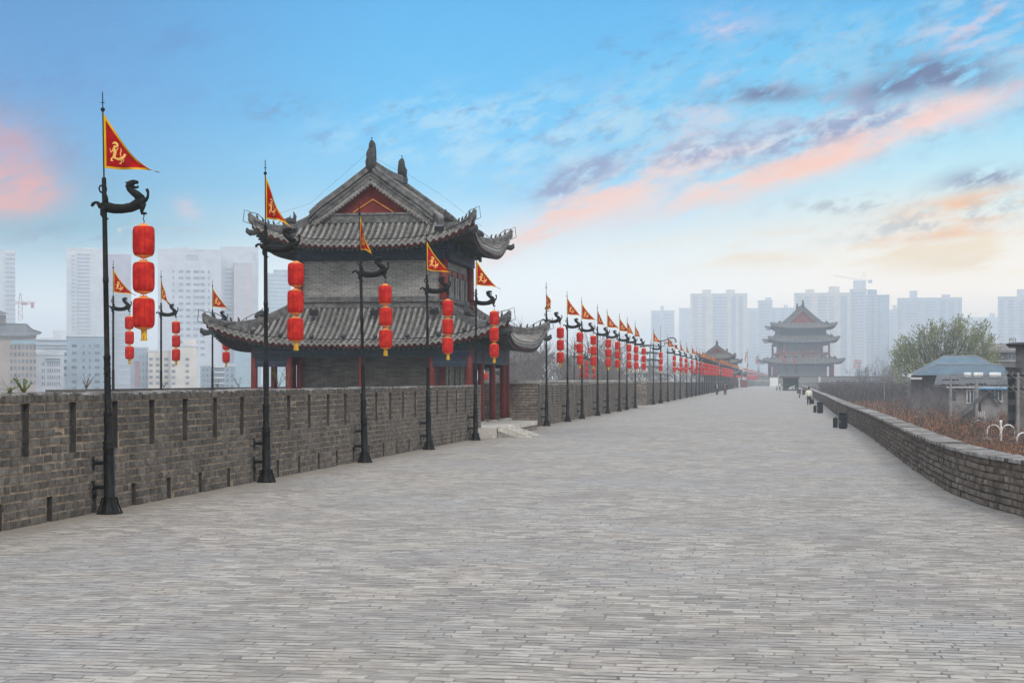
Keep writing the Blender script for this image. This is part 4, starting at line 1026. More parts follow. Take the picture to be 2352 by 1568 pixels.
# cedar
def cedar(px, pytop, d, label, seed, wpx):
    d = max(d, 24/(.00026*(VPX-px)))
    r = random.Random(seed); p = W(px, 873, d); zt = zat(pytop, d); hgt = zt-GZ; q = d/F
    rt = empty('cedar_tree', (p.x,p.y,GZ)); tag(rt, label, 'tree')
    mb = MB(); mb.tube([(0,0,0),(.1,0,hgt*.5),(.25,0,hgt*.88),(.5,0,hgt)], [.45,.3,.12,.03], 7); mb.build('trunk', M['barkdk'], rt)
    mb, m2 = MB(), MB(); z = hgt*.45
    while z < hgt*.97:
        f = (hgt-z)/(hgt*.55); nb = 7
        for b in range(nb):
            a = r.uniform(0,6.28); L = wpx*.5*q*(.25+.9*f)*r.uniform(.6,1.05); pts = [Vector((math.cos(a)*L*t, math.sin(a)*L*t, z + L*(.12*t-.22*t*t))) for t in (0,.3,.6,.85,1)]
            mb.tube(pts, [.08,.06,.04,.02,.01], 4, cap=False)
            for j in range(int(80*L/3)):
                t = r.uniform(.15,1); c = pts[0].lerp(pts[-1], t); c.z = z+L*(.12*t-.22*t*t); side = Vector((-math.sin(a),math.cos(a),0))
                c += side*r.gauss(0,.16*L*(1.15-t)) + Vector((0,0,r.uniform(-.25,.03)))
                e = (Vector((math.cos(a),math.sin(a),0))*r.uniform(-.2,1)+side*r.uniform(-1,1)+Vector((0,0,r.uniform(-.9,.1)))).normalized()*r.uniform(.15,.4); s_ = e.orthogonal().normalized()*.05
                m2.add([c-e*.3, c+s_, c+e, c-s_], [(0,1,2,3)], 0, r.random())
        z += hgt*.062
    mb.build('branches', M['barkdk'], rt); m2.build('needles', M['cedar'], rt)
cedar(1490, 778, 172, 'dark layered cedar with drooping branches left of the scroll arm post', 5, 150)
cedar(1140, 830, 130, 'dark cedar boughs glimpsed behind the red pavilion columns', 6, 110)
# green tree on the right
def green_tree():
    r = random.Random(8); d = 240; p = W(2165, 873, d); hgt = zat(742, d)-GZ; q = d/F
    rt = empty('willow_tree', (p.x,p.y,GZ)); tag(rt, 'broad fresh green tree rising behind the blue roofed building', 'tree')
    mb = MB(); mb.tube([(0,0,0),(.2,0,hgt*.25),(0,0,hgt*.45)], [.6,.45,.35], 8); mb.build('trunk', M['barkdk'], rt)
    mb, m2 = MB(), MB()
    prof = [(2062,812),(2075,795),(2100,788),(2118,768),(2135,760),(2155,752),(2172,765),(2190,748),(2205,742),(2220,760),(2238,752),(2252,765),(2264,785),(2275,830)]
    def top(px):
        for (a,b),(c,e) in zip(prof, prof[1:]):
            if a <= px <= c: return b+(e-b)*(px-a)/(c-a)
        return 840
    for i in range(520):
        px = r.uniform(2064, 2272); ty = top(px); u = r.random()**.7
        y = ty + 6 + (875-ty)*(1-u)*.95
        dep = r.gauss(0, 2.2)
        b = Vector(((px-2165)*q, dep, H-(y-VPY)*q-GZ)); d_ = Vector(((px-2165)/200+r.gauss(0,.25), r.gauss(0,.3), 1)).normalized(); Ls = r.uniform(1.3,2.6)
        pts = [b + d_*Ls*t + Vector((.12*math.sin(i+t*3),0,0)) for t in (-.5,0,.4,.75,1)]
        mb.tube(pts, [.035,.03,.02,.012,.006], 3, cap=False); tn = r.random()
        if r.random() < .3: mb.tube([Vector((r.uniform(-1.5,1.5),0,hgt*.5)), (Vector((0,0,hgt*.55))+pts[0])*.5+Vector((r.uniform(-.5,.5),0,0)), pts[0]], [.14,.09,.04], 4, cap=False)
        for j in range(19):
            t = r.random(); k_ = min(3, int(t*4)); c = pts[k_].lerp(pts[k_+1], t*4-k_) + Vector((r.gauss(0,.13+.25*(1-t)),r.gauss(0,.25),r.gauss(0,.12)))
            e = (d_ + Vector((r.gauss(0,.6),r.gauss(0,.6),r.gauss(0,.35)))).normalized()*r.uniform(.22,.5); s_ = e.orthogonal().normalized()*.075
            m2.add([c, c+e*.5+s_, c+e, c+e*.5-s_], [(0,1,2,3)], 0, min(1,max(0,tn*.6+.4*r.random())))
    mb.build('branches', M['barkdk'], rt); m2.build('crown', M['greenleaf'], rt)
    rt.rotation_euler = (0,0,TH-math.atan((2165-CX)/F))
green_tree()
bare_tree(2010, 815, 420, 'pale bare tree right of the gate tower terrace', 60, 6, hs=1.1, grp='bare trees right of the wall')
bare_tree(2035, 832, 380, 'darker bare tree at the left foot of the green tree', 61, 6, hs=1.2, mt='greytwig', grp='bare trees right of the wall')
bare_tree(2085, 880, 260, 'bare bushy tree left of the blue roofed building', 62, 6, hs=1.3, mt='greytwig', grp='bare trees right of the wall')
for i, (px, py, d) in enumerate(((2130,862,190),(2160,890,170),(2205,925,120),(2325,950,80),(2240,925,150))):
    bare_tree(px, py, d, ['bare dark tree before the left end of the grey tiled roof','low bare tree beside the left utility pole','bare tree in front of the small gabled roof','near bare tree by the thickest utility pole','dark bare tree under the middle utility pole'][i], 70+i, 6, hs=1.2, mt='barkdk' if i > 2 else 'greytwig', grp='bare trees right of the wall')
bare_tree(147, 850, 150, 'rounded hazy purple bare tree in front of the pale blue building', 80, 6, hs=1.0, mt='greytwig', grp='city trees')
bare_tree(118, 868, 170, 'low hazy bare tree below the white arched building', 81, 5, hs=1.2, mt='greytwig', grp='city trees')
# rust coloured thicket beyond the low parapet
def thicket(name, label, mt, pxr, dyr, ztop, n, seed, leafs, hn=.7, wob=.12, floor=True, dmin=12, fdy=None):
    r = random.Random(seed); mb = MB()
    for i in range(n):
        px = r.uniform(*pxr); dy = r.uniform(*dyr); zt = ztop; d = (H-zt)*F/dy
        if d < dmin: continue
        p = W(px, 873, d)
        if p.x < rpx(p.y)+1.2: continue
        hh = noise.noise(Vector((p.x*wob, p.y*wob, seed)))*hn + noise.noise(Vector((p.x*.5, p.y*.5, seed)))*hn*.5
        s_ = d/F; base = Vector((p.x, p.y, zt+hh-r.expovariate(1.6)-.1)); kind = r.random()
        if kind < leafs:
            e = Vector((r.gauss(0,1),r.gauss(0,1),r.gauss(0,1))).normalized()*r.uniform(1.6,3.4)*s_; q_ = e.orthogonal().normalized()*r.uniform(.5,1.1)*s_
            mb.add([base-e*.5, base+q_, base+e*.5, base-q_], [(0,1,2,3)], 0, r.random())
        else:
            e = Vector((r.gauss(0,.45),r.gauss(0,.45),1)).normalized()*r.uniform(6,22)*s_; e2 = e+Vector((r.gauss(0,.3),r.gauss(0,.3),0))*e.length*.4
            mb.tube([base-e*.5, base, base+e2*.5], [.55*s_,.4*s_,.2*s_], 3, 1, r.random(), cap=False)
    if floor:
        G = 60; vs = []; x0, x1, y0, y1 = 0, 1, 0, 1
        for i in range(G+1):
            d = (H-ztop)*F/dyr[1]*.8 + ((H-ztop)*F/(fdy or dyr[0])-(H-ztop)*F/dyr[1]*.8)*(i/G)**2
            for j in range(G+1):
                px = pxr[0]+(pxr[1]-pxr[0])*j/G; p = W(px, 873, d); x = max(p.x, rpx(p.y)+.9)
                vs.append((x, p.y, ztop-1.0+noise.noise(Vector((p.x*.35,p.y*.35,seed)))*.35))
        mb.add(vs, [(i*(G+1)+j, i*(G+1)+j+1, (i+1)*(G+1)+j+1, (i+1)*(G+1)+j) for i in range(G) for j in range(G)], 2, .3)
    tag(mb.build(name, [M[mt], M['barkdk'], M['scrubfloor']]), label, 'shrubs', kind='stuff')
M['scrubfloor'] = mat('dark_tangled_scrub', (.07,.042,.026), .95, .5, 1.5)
thicket('brown_shrubbery', 'rust brown tangle of shrub tops beyond the low parapet', 'rustleaf', (1850,2420), (24,235), -.9, 115000, 2, .74, fdy=9)
thicket('grey_shrubbery', 'grey purple bare thicket between the rust shrubs and the tower terrace', 'greytwig', (1850,2200), (10,40), -.9, 46000, 3, .25, 1.8, .05, floor=False)
thicket('terrace_shrubbery', 'hazy grey scrub climbing against the tower terrace wall', 'greytwig', (1884,2140), (3,22), .6, 22000, 4, .2, 1.8, .03, floor=False)
thicket('city_shrubbery', 'dull grey scrub at the feet of the houses on the right', 'greytwig', (2050,2400), (26,80), -3.2, 16000, 5, .2, 1.5, .05)
# ---------------------------------------------------------------- houses on the right
M['bluemetal'] = mat('faded_blue_sheet_roof', (.10,.165,.215), .6, .15, 1.0, stretch=(1,1,1)); M['greytile2'] = mat('slate_grey_roof', (.12,.125,.135), .85, .25, 3, .01)
M['render'] = mat('grey_render', (.22,.205,.195), .9, .25, .8); M['render2'] = mat('dark_grey_render', (.12,.11,.11), .9, .3, .8); M['wht'] = mat('dirty_white_paint', (.6,.59,.57), .8, .15, 2)
M['glass'] = mat('dim_window_glass', (.05,.08,.1), .25, .3, 2, spec=.5); M['concrete'] = mat('concrete_pole', (.25,.235,.215), .9, .2, 3); M['awning'] = mat('bright_blue_awning', (.05,.3,.6), .6, .1)
class Loc:
    """local frame parallel to the picture at depth d: x to the right, y away, z up; pixel helpers"""
    def __init__(s, px, d): s.px, s.d, s.q = px, d, d/F; s.p = W(px, 873, d)
    def x(s, px): return (px-s.px)*s.q
    def z(s, py): return H-(py-VPY)*s.q
    def root(s, name, label, cat, grp=None):
        s.r = empty(name, (s.p.x, s.p.y, 0), TH-math.atan((s.px-CX)/F)); tag(s.r, label, cat, grp); return s.r
def window(parent, x0, x1, z0, z1, y, glass=None, frame=None, name='window', bars=1, t=.12):
    mb = MB(); mb.box(x0, x1, y-.03, y+.05, z0, z1); w = mb.build(name, glass or M['glass'], parent)
    if frame:
        mb = MB()
        for i in range(bars+2): x = x0+(x1-x0)*i/(bars+1); mb.box(x-t/2, x+t/2, y-.1, y-.034, z0, z1)
        mb.box(x0-t, x1+t, y-.105, y-.036, z0-t, z0); mb.box(x0-t, x1+t, y-.105, y-.036, z1, z1+t); mb.build('window_frame', frame, w)
    return w
L = Loc(2205, 190); rt = L.root('blue_roof_building', 'long building with a two tier faded blue sheet metal roof and white eaves', 'building')
def hip(mb, L, rx0, rx1, rpy, ex0, ex1, epy, dep, m=0, y0=0):
    X0, X1, Z, A, B, E = L.x(rx0), L.x(rx1), L.z(rpy), L.x(ex0), L.x(ex1), L.z(epy)
    mb.add([(X0,y0+dep*.5,Z),(X1,y0+dep*.5,Z),(A,y0,E),(B,y0,E),(B,y0+dep,E),(A,y0+dep,E)], [(2,3,1,0),(3,4,1),(4,5,0,1),(5,2,0),(2,5,4,3)], m)
def seams(mb, L, rx0, rx1, rpy, ex0, ex1, epy, dep, y0, st):
    px = ex0+st
    while px < ex1:
        t = 0 if rx0 <= px <= rx1 else ((rx0-px)/(rx0-ex0) if px < rx0 else (px-rx1)/(ex1-rx1))
        a = Vector((L.x(px), y0, L.z(epy)+.03)); b = Vector((L.x(px), y0+dep*.5*(1-t), L.z(epy)+(L.z(rpy)-L.z(epy))*(1-t)+.03)); mb.tube([a,b], .035, 3, cap=False); px += st
mb = MB(); hip(mb, L, 2167.5,2244.4,814.6, 2092,2322,857, 12, 0, 5); seams(mb, L, 2167.5,2244.4,814.6,2092,2322,857,12,5,5.5); mb.build('upper_roof', M['bluemetal'], rt)
mb = MB(); hip(mb, L, 2151.4,2295,837.6, 2098,2330,861.5, 9, 0, -2); seams(mb, L, 2151.4,2295,837.6,2098,2330,861.5,9,-2,5.5); mb.build('lower_roof', M['bluemetal'], rt)
mb = MB(); mb.tube([(L.x(2167.5),11,L.z(814.2)),(L.x(2244.4),11,L.z(814.2))], .09, 5); mb.tube([(L.x(2151.4),2.5,L.z(837.2)),(L.x(2295),2.5,L.z(837.2))], .09, 5)
mb.tube([(L.x(2167.5),11,L.z(814.2)),(L.x(2092),5,L.z(857))], .08, 5); mb.tube([(L.x(2151.4),2.5,L.z(837.2)),(L.x(2098),-2,L.z(861.5))], .08, 5)
mb.tube([(L.x(2244.4),11,L.z(814.2)),(L.x(2322),5,L.z(857))], .08, 5); mb.tube([(L.x(2295),2.5,L.z(837.2)),(L.x(2330),-2,L.z(861.5))], .08, 5); mb.build('roof_capping', M['render'], rt)
mb = MB(); mb.box(L.x(2085),L.x(2118),4.2,4.9,L.z(866),L.z(857.5)); mb.box(L.x(2095),L.x(2121),-2.4,-2.0,L.z(871),L.z(866.5)); mb.build('eave_board', M['wht'], rt)
mb = MB(); mb.box(L.x(2096),L.x(2322),0,14,GZ,L.z(862)); mb.build('wall', M['render2'], rt)
mb = MB(); 
for px in (2089,2098): mb.box(L.x(px)-.2, L.x(px)+.2, 4.3, 4.7, GZ, L.z(866.2))
mb.build('porch_post', M['render'], rt)
L = Loc(2250, 170); rt = L.root('grey_tiled_house', 'grey tiled low house with solar water tanks and a blue awning strip', 'house')
mb = MB(); mb.add([(L.x(2146),0,L.z(884)),(L.x(2314),0,L.z(884)),(L.x(2314),5,L.z(862)),(L.x(2180),5,L.z(862)),(L.x(2146),0,L.z(888)),(L.x(2314),0,L.z(888)),(L.x(2314),10,L.z(884)),(L.x(2180),10,L.z(884))], [(0,1,2,3),(0,4,5,1),(3,2,6,7)])
x = 2150
while x < 2313: mb.tube([(L.x(x),0,L.z(883.6)),(L.x(x)+.2,4.9,L.z(862))], .09, 3, cap=False); x += 3
mb.tube([(L.x(2180),5,L.z(861.6)),(L.x(2314),5,L.z(861.6))], .14, 6)
mb.build('roof', M['greytile2'], rt)
mb = MB(); mb.box(L.x(2176),L.x(2312),-.1,.0,L.z(890.5),L.z(888.2)); mb.build('eave_board', M['wht'], rt)
mb = MB(); mb.box(L.x(2181),L.x(2312),.6,8,GZ,L.z(888.4)); mb.build('wall', M['render'], rt)
window(rt, L.x(2222), L.x(2244), L.z(924), L.z(897), .55, None, M['wht'], bars=2); window(rt, L.x(2275), L.x(2300), L.z(920), L.z(894), .55, None, M['wht'], bars=2)
window(rt, L.x(2190), L.x(2197), L.z(920), L.z(899), .55)
mb = MB(); mb.box(L.x(2246),L.x(2313),-.9,.5,L.z(893.6),L.z(891.2)); mb.build('awning', M['awning'], rt)
for i, (a, b, mk) in enumerate(((2215,2231,'wht'),(2237,2258,'wht'),(2272,2298,'wht'))):
    mb = MB(); mb.tube([(L.x(a),3.2,L.z(860)),(L.x(b),3.2,L.z(860))], .24, 10); mb.box(L.x(a)+.1,L.x(b)-.1,3.1,3.3,L.z(866),L.z(861.5)); mb.build('solar_tank', M[mk], rt)
L = Loc(2270, 140); rt = L.root('gabled_outbuilding', 'small grey building with a curled tile gable under the blue awning', 'house')
mb = MB(); mb.wall_prism([(L.x(2254),L.z(930)),(L.x(2273),L.z(905)),(L.x(2292),L.z(930)),(L.x(2292),GZ),(L.x(2254),GZ)], 0, 6); mb.build('wall', M['render'], rt, fix=True)
mb = MB()
for sg in (-1,1): mb.sweep([(L.x(2273+sg*24),-.1,L.z(930)),(L.x(2273+sg*16),-.1,L.z(921)),(L.x(2273+sg*7),-.1,L.z(910)),(L.x(2273),-.1,L.z(903))], .5, .22); mb.sweep([(L.x(2273+sg*24),3,L.z(930)),(L.x(2273),3,L.z(903))], 6, .1)
mb.build('roof', M['ridgedk'], rt)
for px in (2247,2251,2255,2259): window(rt, L.x(px+1), L.x(px+3), L.z(958), L.z(944), -.05, M['wht'], name='baluster')
mb = MB(); a, b = Vector((L.x(2205),1,L.z(958))), Vector((L.x(2252),1,L.z(918))); mb.sweep([a,b], 3, .35); mb.build('stair_roof', M['greytile2'], rt)
mb = MB(); mb.add([(L.x(2210),2,L.z(960)),(L.x(2252),2,L.z(925)),(L.x(2254),2,L.z(948)),(L.x(2225),2,L.z(963))], [(3,2,1,0),(0,1,2,3)]); mb.build('sloping_wall', M['wht'], rt)
L = Loc(2300, 260); rt = L.root('ribbed_roof_block', 'grey block with a pale ribbed roof and rooftop frames behind the green tree', 'building')
mb = MB(); mb.add([(L.x(2255),0,L.z(806.5)),(L.x(2380),0,L.z(806.5)),(L.x(2380),6,L.z(787)),(L.x(2255),6,L.z(787)),(L.x(2255),0,L.z(808)),(L.x(2380),0,L.z(808))], [(0,1,2,3),(4,5,1,0)])
x = 2256
while x < 2380: mb.tube([(L.x(x),0,L.z(806)),(L.x(x),5.9,L.z(787.2))], .1, 3, cap=False); x += 3.2
mb.build('roof', M['render'], rt)
mb = MB(); mb.box(L.x(2258),L.x(2378),.5,12,GZ,L.z(808.3)); mb.build('wall', M['render2'], rt); mb = MB(); mb.box(L.x(2258),L.x(2378),.3,.49,L.z(829),L.z(827.4)); mb.build('ledge', M['wht'], rt)
for a, b in ((2268,2283),(2315,2331)): window(rt, L.x(a), L.x(b), L.z(824), L.z(813), .45, None, M['render'], bars=1)
for a in (2271, 2318):
    mb = MB()
    for x in (a, a+14): mb.tube([(L.x(x),5,L.z(787)),(L.x(x),5,L.z(775.5))], .06, 4)
    mb.tube([(L.x(a),5,L.z(775.5)),(L.x(a+14),5,L.z(775.5))], .06, 4); mb.tube([(L.x(a),5,L.z(780)),(L.x(a+14),5,L.z(780))], .05, 4); mb.tube([(L.x(a+3),5,L.z(776)),(L.x(a+11),5,L.z(786))], .05, 4); mb.build('rooftop_frame', M['concrete'], rt)
L = Loc(2340, 110); rt = L.root('dark_eaved_building', 'dark old building with bracketed eaves cut off by the right edge', 'building')
mb = MB(); mb.box(L.x(2333),L.x(2420),.3,9,GZ,L.z(792)); mb.box(L.x(2315),L.x(2420),1,9,GZ,L.z(845)); mb.build('wall', M['render2'], rt)
mb = MB(); mb.add([(L.x(2311),-.6,L.z(790)),(L.x(2420),-.6,L.z(790)),(L.x(2420),3,L.z(781)),(L.x(2322),3,L.z(784)),(L.x(2316),.2,L.z(796)),(L.x(2420),.2,L.z(796))], [(0,1,2,3),(4,5,1,0),(0,3,4)]); mb.box(L.x(2318),L.x(2420),-.2,.25,L.z(799),L.z(796.5)); mb.build('roof', M['ridgedk'], rt)
mb = MB(); mb.box(L.x(2310),L.x(2420),.4,1.2,L.z(848),L.z(843))
x = 2311
while x < 2345: mb.box(L.x(x),L.x(x)+.06,.2,.4,L.z(855),L.z(843)); x += 3.2
mb.build('eave_brackets', M['ridgedk'], rt)
for z in (870,900,930,965): mb = MB(); mb.box(L.x(2317),L.x(2331),.9,.99,L.z(z+16),L.z(z)); mb.build('shutter', M['opening'], rt)
def upole(px, pyt, d, r_, label, arms):
    q = d/F; p = W(px,873,d); rt = empty('utility_pole', (p.x,p.y,0), TH); tag(rt, label, 'utility pole', 'concrete utility poles right of the wall')
    mb = MB(); mb.lathe([(r_*1.25,GZ),(r_,zat(pyt,d))], 8); mb.build('pole', M['concrete'], rt)
    out = []
    for ay, w in arms:
        z = zat(ay,d); mb = MB(); mb.box(-w*q,w*q,-.05,.05,z-.05,z+.05); c = mb.build('crossarm', M['iron'], rt); mb = MB()
        for t in (-1,-.5,.5,1): mb.lathe([(.03,0),(.04,.05),(.025,.1),(.03,.13)], 6, (t*w*q,0,z+.05)); out.append(rt.matrix_basis @ Vector((t*w*q,0,z+.25)))
        mb.build('insulator', M['concrete'], c)
    return out
bpy.context.view_layer.update()
def mb_of(px, d): p = W(px,873,d); return Matrix.Translation((p.x,p.y,0)) @ Matrix.Rotation(TH,4,'Z')
def ends(px, d, arms):
    m_ = mb_of(px, d); return [m_ @ Vector((t*w*d/F,0,zat(ay,d)+.25)) for ay, w in arms for t in (-1,-.5,.5,1)]
specs = [(2338.5,855,100,.085,'thickest concrete utility pole standing near the right edge',[(862,26),(893,24)]),(2243,877,140,.15,'middle utility pole before the window of the grey tiled house',[(882,22)]),
         (2183.7,862,150,.1,'slim utility pole at the left of the grey tiled house',[(872,18),(884,22)]),(2129,866,200,.12,'small hazy utility pole left of the blue roofed building',[(874,14)]),(2066,858,300,.12,'farthest faint utility pole at the foot of the green tree',[(868,12)])]
E = []
for px, pyt, d, r_, lb, arms in specs: upole(px, pyt, d, r_, lb, arms); E.append(ends(px, d, arms))
nxt = [p + (p - E[1][0])*.6 for p in E[0]]
def wires(A, B, lb, sag=1.2):
    mb = MB()
    for i in range(min(len(A),len(B))):
        a, b = A[i], B[i]; mb.tube([a.lerp(b,t/10) - Vector((0,0,4*sag*(t/10)*(1-t/10))) for t in range(11)], .012, 3, cap=False)
    tag(mb.build('overhead_wires', M['concrete']), lb, 'wires', 'overhead wires', )
wires(E[0], E[1], 'sagging wires between the thickest and the middle utility pole'); wires(E[1], E[2], 'sagging wires between the middle and slim utility poles'); wires(E[2][:4], E[3], 'sagging wires between the slim pole and the small hazy pole',1.6); wires(E[3], E[4], 'faint wires running to the farthest utility pole',1.6)
near = [p + Vector((4.5,-30,1.2)) for p in E[0]]; wires(E[0], near, 'wires dropping from the thickest pole out of the right edge', 2.2)
def arc_lamp(px, pyt, d, r_px, label, sides=(-1,1)):
    q = d/F; p = W(px,873,d); rt = empty('street_lamp', (p.x,p.y,0), TH); tag(rt, label, 'street lamp', 'white double arched street lamps')
    mb = MB(); z = zat(pyt,d); mb.lathe([(.12,GZ),(.07,z-1),(.07,z)], 8); mb.ball((0,0,z), .1, 6); mb.build('post', M['white'], rt)
    for s_ in sides:
        R_ = r_px*q; mb = MB(); c = s_*R_*1.15; zc = z-.6; pts = [(c - s_*R_*math.cos(math.pi*i/12), 0, zc+R_*math.sin(math.pi*i/12)) for i in range(13)]; pts = [(pts[0][0],0,zc-.5)] + pts + [(pts[-1][0],0,zc-.25)]
        mb.tube(pts, .038, 6); a = mb.build('arched_arm', M['white'], rt, smooth=True)
        mb = MB(); mb.lathe([(.04,-.05),(.2,-.14),(.36,-.3),(.3,-.36)][::-1], 10, (pts[-1][0],0,zc-.25)); mb.build('lamp_shade', M['brickwarm'], a)
arc_lamp(2299, 968, 105, 14.5, 'white arched street lamp nearest the thick utility pole'); arc_lamp(2264.5, 960, 118, 14, 'white arched street lamp left of the nearest one', (-1,)); arc_lamp(2368, 985, 98, 15, 'white arched street lamp cut by the right edge', (-1,))
arc_lamp(2179, 940, 200, 8.5, 'small white arched street lamp among the rust shrubs'); arc_lamp(2150, 938, 230, 8, 'smallest white arched street lamp, partly sunk in the shrubs', (-1,))
L = Loc(2031, 260); rt = L.root('flood_lamp_post', 'thin grey post with a short crossbar beside the grey thicket', 'lamp post'); mb = MB(); mb.lathe([(.1,GZ),(.06,L.z(876))], 6); mb.build('post', M['concrete'], rt); mb = MB(); mb.box(L.x(2024),L.x(2038),-.05,.05,L.z(877),L.z(876)); mb.build('crossbar', M['concrete'], rt)
HT_ = 108.0
# ---------------------------------------------------------------- the hazy city
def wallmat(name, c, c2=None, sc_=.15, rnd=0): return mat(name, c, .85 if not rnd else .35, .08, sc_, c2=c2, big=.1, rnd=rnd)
CM = {'brown': wallmat('tan_render', (.33,.27,.23)), 'grey': wallmat('haze_paled_grey_render', (.50,.53,.56)), 'blue': wallmat('pale_blue_render', (.24,.31,.37)), 'white': wallmat('white_tile_facing', (.47,.49,.54)),  # grey, glass and slab paled towards the air: distance haze put into their colours
      'cream': wallmat('cream_facing', (.60,.55,.48)), 'mesh': wallmat('mauve_safety_netting', (.36,.33,.40)), 'glass': wallmat('haze_paled_glazing', (.32,.38,.44)), 'dark': wallmat('dark_window_glass', (.095,.125,.16), rnd=.55), 'slab': wallmat('haze_paled_balcony_slab', (.52,.54,.57)), 'pink': wallmat('pink_grey_tile', (.45,.38,.38)), 'red': wallmat('dull_red_banner', (.3,.1,.12)), 'sky': wallmat('cyan_glazing', (.25,.38,.45))}  # dark is plain blue grey window glass, varied at random per window
def tower(label, px0, px1, pyt, d, wm_, dep=16, grid=None, name='city_building', cat='building', top=None, bands=None, roofc=None, grp=None, zb_=GZ):
    """grid = list of (columns [(px0,px1)], first row top py, row pitch px, window height px, rows, material)"""
    dep *= 2; d = min(d*2.55, (HT_-5-H)*F/(VPY-min([pyt]+[t_[2] for t_ in (top or [])])))
    Lc = Loc((px0+px1)/2, d); rt = Lc.root(name, label, cat, grp)
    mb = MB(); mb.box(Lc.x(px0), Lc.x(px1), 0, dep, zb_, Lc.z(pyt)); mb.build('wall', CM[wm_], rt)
    left = 100
    for g in (grid or []):
        cols, r0, pitch, wh, rows, wm2 = g; proto = {}
        for c, (a, b) in enumerate(cols):
            for r_ in range(rows):
                y0 = r0+pitch*r_; key = round(b-a,2)
                if left <= 0: continue
                if key not in proto:
                    mb = MB(); mb.box(-(b-a)*Lc.q/2, (b-a)*Lc.q/2, -.12, .2, -wh*Lc.q/2, wh*Lc.q/2); o = mb.build('window', CM[wm2], rt); proto[key] = o
                else: o = proto[key].copy(); col.objects.link(o); o.parent = rt
                o.location = (Lc.x((a+b)/2), 0, Lc.z(y0+wh/2)); left -= 1
    lb = 100
    for g in (bands or []):                        # a white balcony slab on every floor, in front of a glazed bay
        a, b, y0, y1, pitch, th_, gl = g
        mb = MB(); mb.box(Lc.x(a), Lc.x(b), -.5, .1, Lc.z(y1), Lc.z(y0)); mb.build('glazed_bay', CM[gl], rt)
        y = y0; pr = None
        while y < y1 and lb > 0:
            if pr is None: mb = MB(); mb.box(-(b-a)*Lc.q/2-.1, (b-a)*Lc.q/2+.1, -1.2, -.52, -th_*Lc.q/2, th_*Lc.q/2); pr = o = mb.build('balcony', CM['slab'], rt)
            else: o = pr.copy(); col.objects.link(o); o.parent = rt
            o.location = (Lc.x((a+b)/2), 0, Lc.z(y)); y += pitch; lb -= 1
    for (a, b, y) in (top or []):
        mb = MB(); mb.box(Lc.x(a), Lc.x(b), dep*.2, dep*.7, Lc.z(pyt)+.01, Lc.z(y)); mb.build('roof_housing', CM[wm_], rt)
    mb = MB(); mb.box(Lc.x(px0)-.3, Lc.x(px1)+.3, -.35, dep+.3, Lc.z(pyt)-.5, Lc.z(pyt)+.35); mb.build('roof_edge', CM['slab' if wm_ in ('white','cream','sky') else 'grey'], rt)
    return Lc, rt
def cols(x0, x1, n, fr=.55): w = (x1-x0)/n; return [(x0+w*(i+.5-fr/2), x0+w*(i+.5+fr/2)) for i in range(n)]
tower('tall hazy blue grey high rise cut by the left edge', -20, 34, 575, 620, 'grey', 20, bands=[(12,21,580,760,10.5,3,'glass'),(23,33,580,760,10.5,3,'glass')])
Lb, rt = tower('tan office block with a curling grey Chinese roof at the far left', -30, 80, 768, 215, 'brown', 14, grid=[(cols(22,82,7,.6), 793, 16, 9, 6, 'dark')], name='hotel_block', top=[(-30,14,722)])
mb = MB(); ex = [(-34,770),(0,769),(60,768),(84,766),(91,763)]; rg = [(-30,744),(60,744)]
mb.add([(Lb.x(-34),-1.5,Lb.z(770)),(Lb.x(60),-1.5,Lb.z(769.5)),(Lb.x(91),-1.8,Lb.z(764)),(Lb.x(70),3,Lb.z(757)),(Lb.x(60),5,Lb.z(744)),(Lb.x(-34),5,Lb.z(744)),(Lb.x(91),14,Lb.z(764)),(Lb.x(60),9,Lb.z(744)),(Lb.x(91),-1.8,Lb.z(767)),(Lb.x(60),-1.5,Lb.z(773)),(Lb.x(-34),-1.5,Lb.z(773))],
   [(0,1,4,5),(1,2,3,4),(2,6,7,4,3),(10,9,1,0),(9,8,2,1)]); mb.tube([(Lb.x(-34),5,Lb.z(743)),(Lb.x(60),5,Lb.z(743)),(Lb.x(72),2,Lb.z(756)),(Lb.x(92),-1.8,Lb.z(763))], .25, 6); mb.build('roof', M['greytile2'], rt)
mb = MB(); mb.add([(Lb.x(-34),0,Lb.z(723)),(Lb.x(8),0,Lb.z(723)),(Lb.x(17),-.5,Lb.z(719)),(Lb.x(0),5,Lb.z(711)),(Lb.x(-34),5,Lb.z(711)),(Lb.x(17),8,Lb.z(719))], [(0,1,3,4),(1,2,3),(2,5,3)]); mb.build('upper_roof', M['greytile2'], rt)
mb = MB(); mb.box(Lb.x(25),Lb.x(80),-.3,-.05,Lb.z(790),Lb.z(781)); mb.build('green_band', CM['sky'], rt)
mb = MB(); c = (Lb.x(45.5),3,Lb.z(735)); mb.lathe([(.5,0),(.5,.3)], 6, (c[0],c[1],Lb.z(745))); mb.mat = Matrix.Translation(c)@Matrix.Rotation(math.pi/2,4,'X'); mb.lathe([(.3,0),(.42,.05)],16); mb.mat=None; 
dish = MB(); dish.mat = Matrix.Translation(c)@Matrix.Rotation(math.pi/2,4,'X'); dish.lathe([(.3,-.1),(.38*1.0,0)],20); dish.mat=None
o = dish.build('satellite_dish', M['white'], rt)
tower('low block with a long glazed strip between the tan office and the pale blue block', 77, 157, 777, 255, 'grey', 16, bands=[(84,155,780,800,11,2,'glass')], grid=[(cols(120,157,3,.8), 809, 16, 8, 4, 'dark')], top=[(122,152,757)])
tower('ornate white balconied building with arched bays', 84, 145, 812, 228, 'white', 10, grid=[(cols(96,104,2,.5)+cols(108,138,6,.45), 832, 15, 8.5, 4, 'dark')], bands=[(106,138,822,830,8,1.5,'sky')], top=[(92,97,806),(136,141,806)])
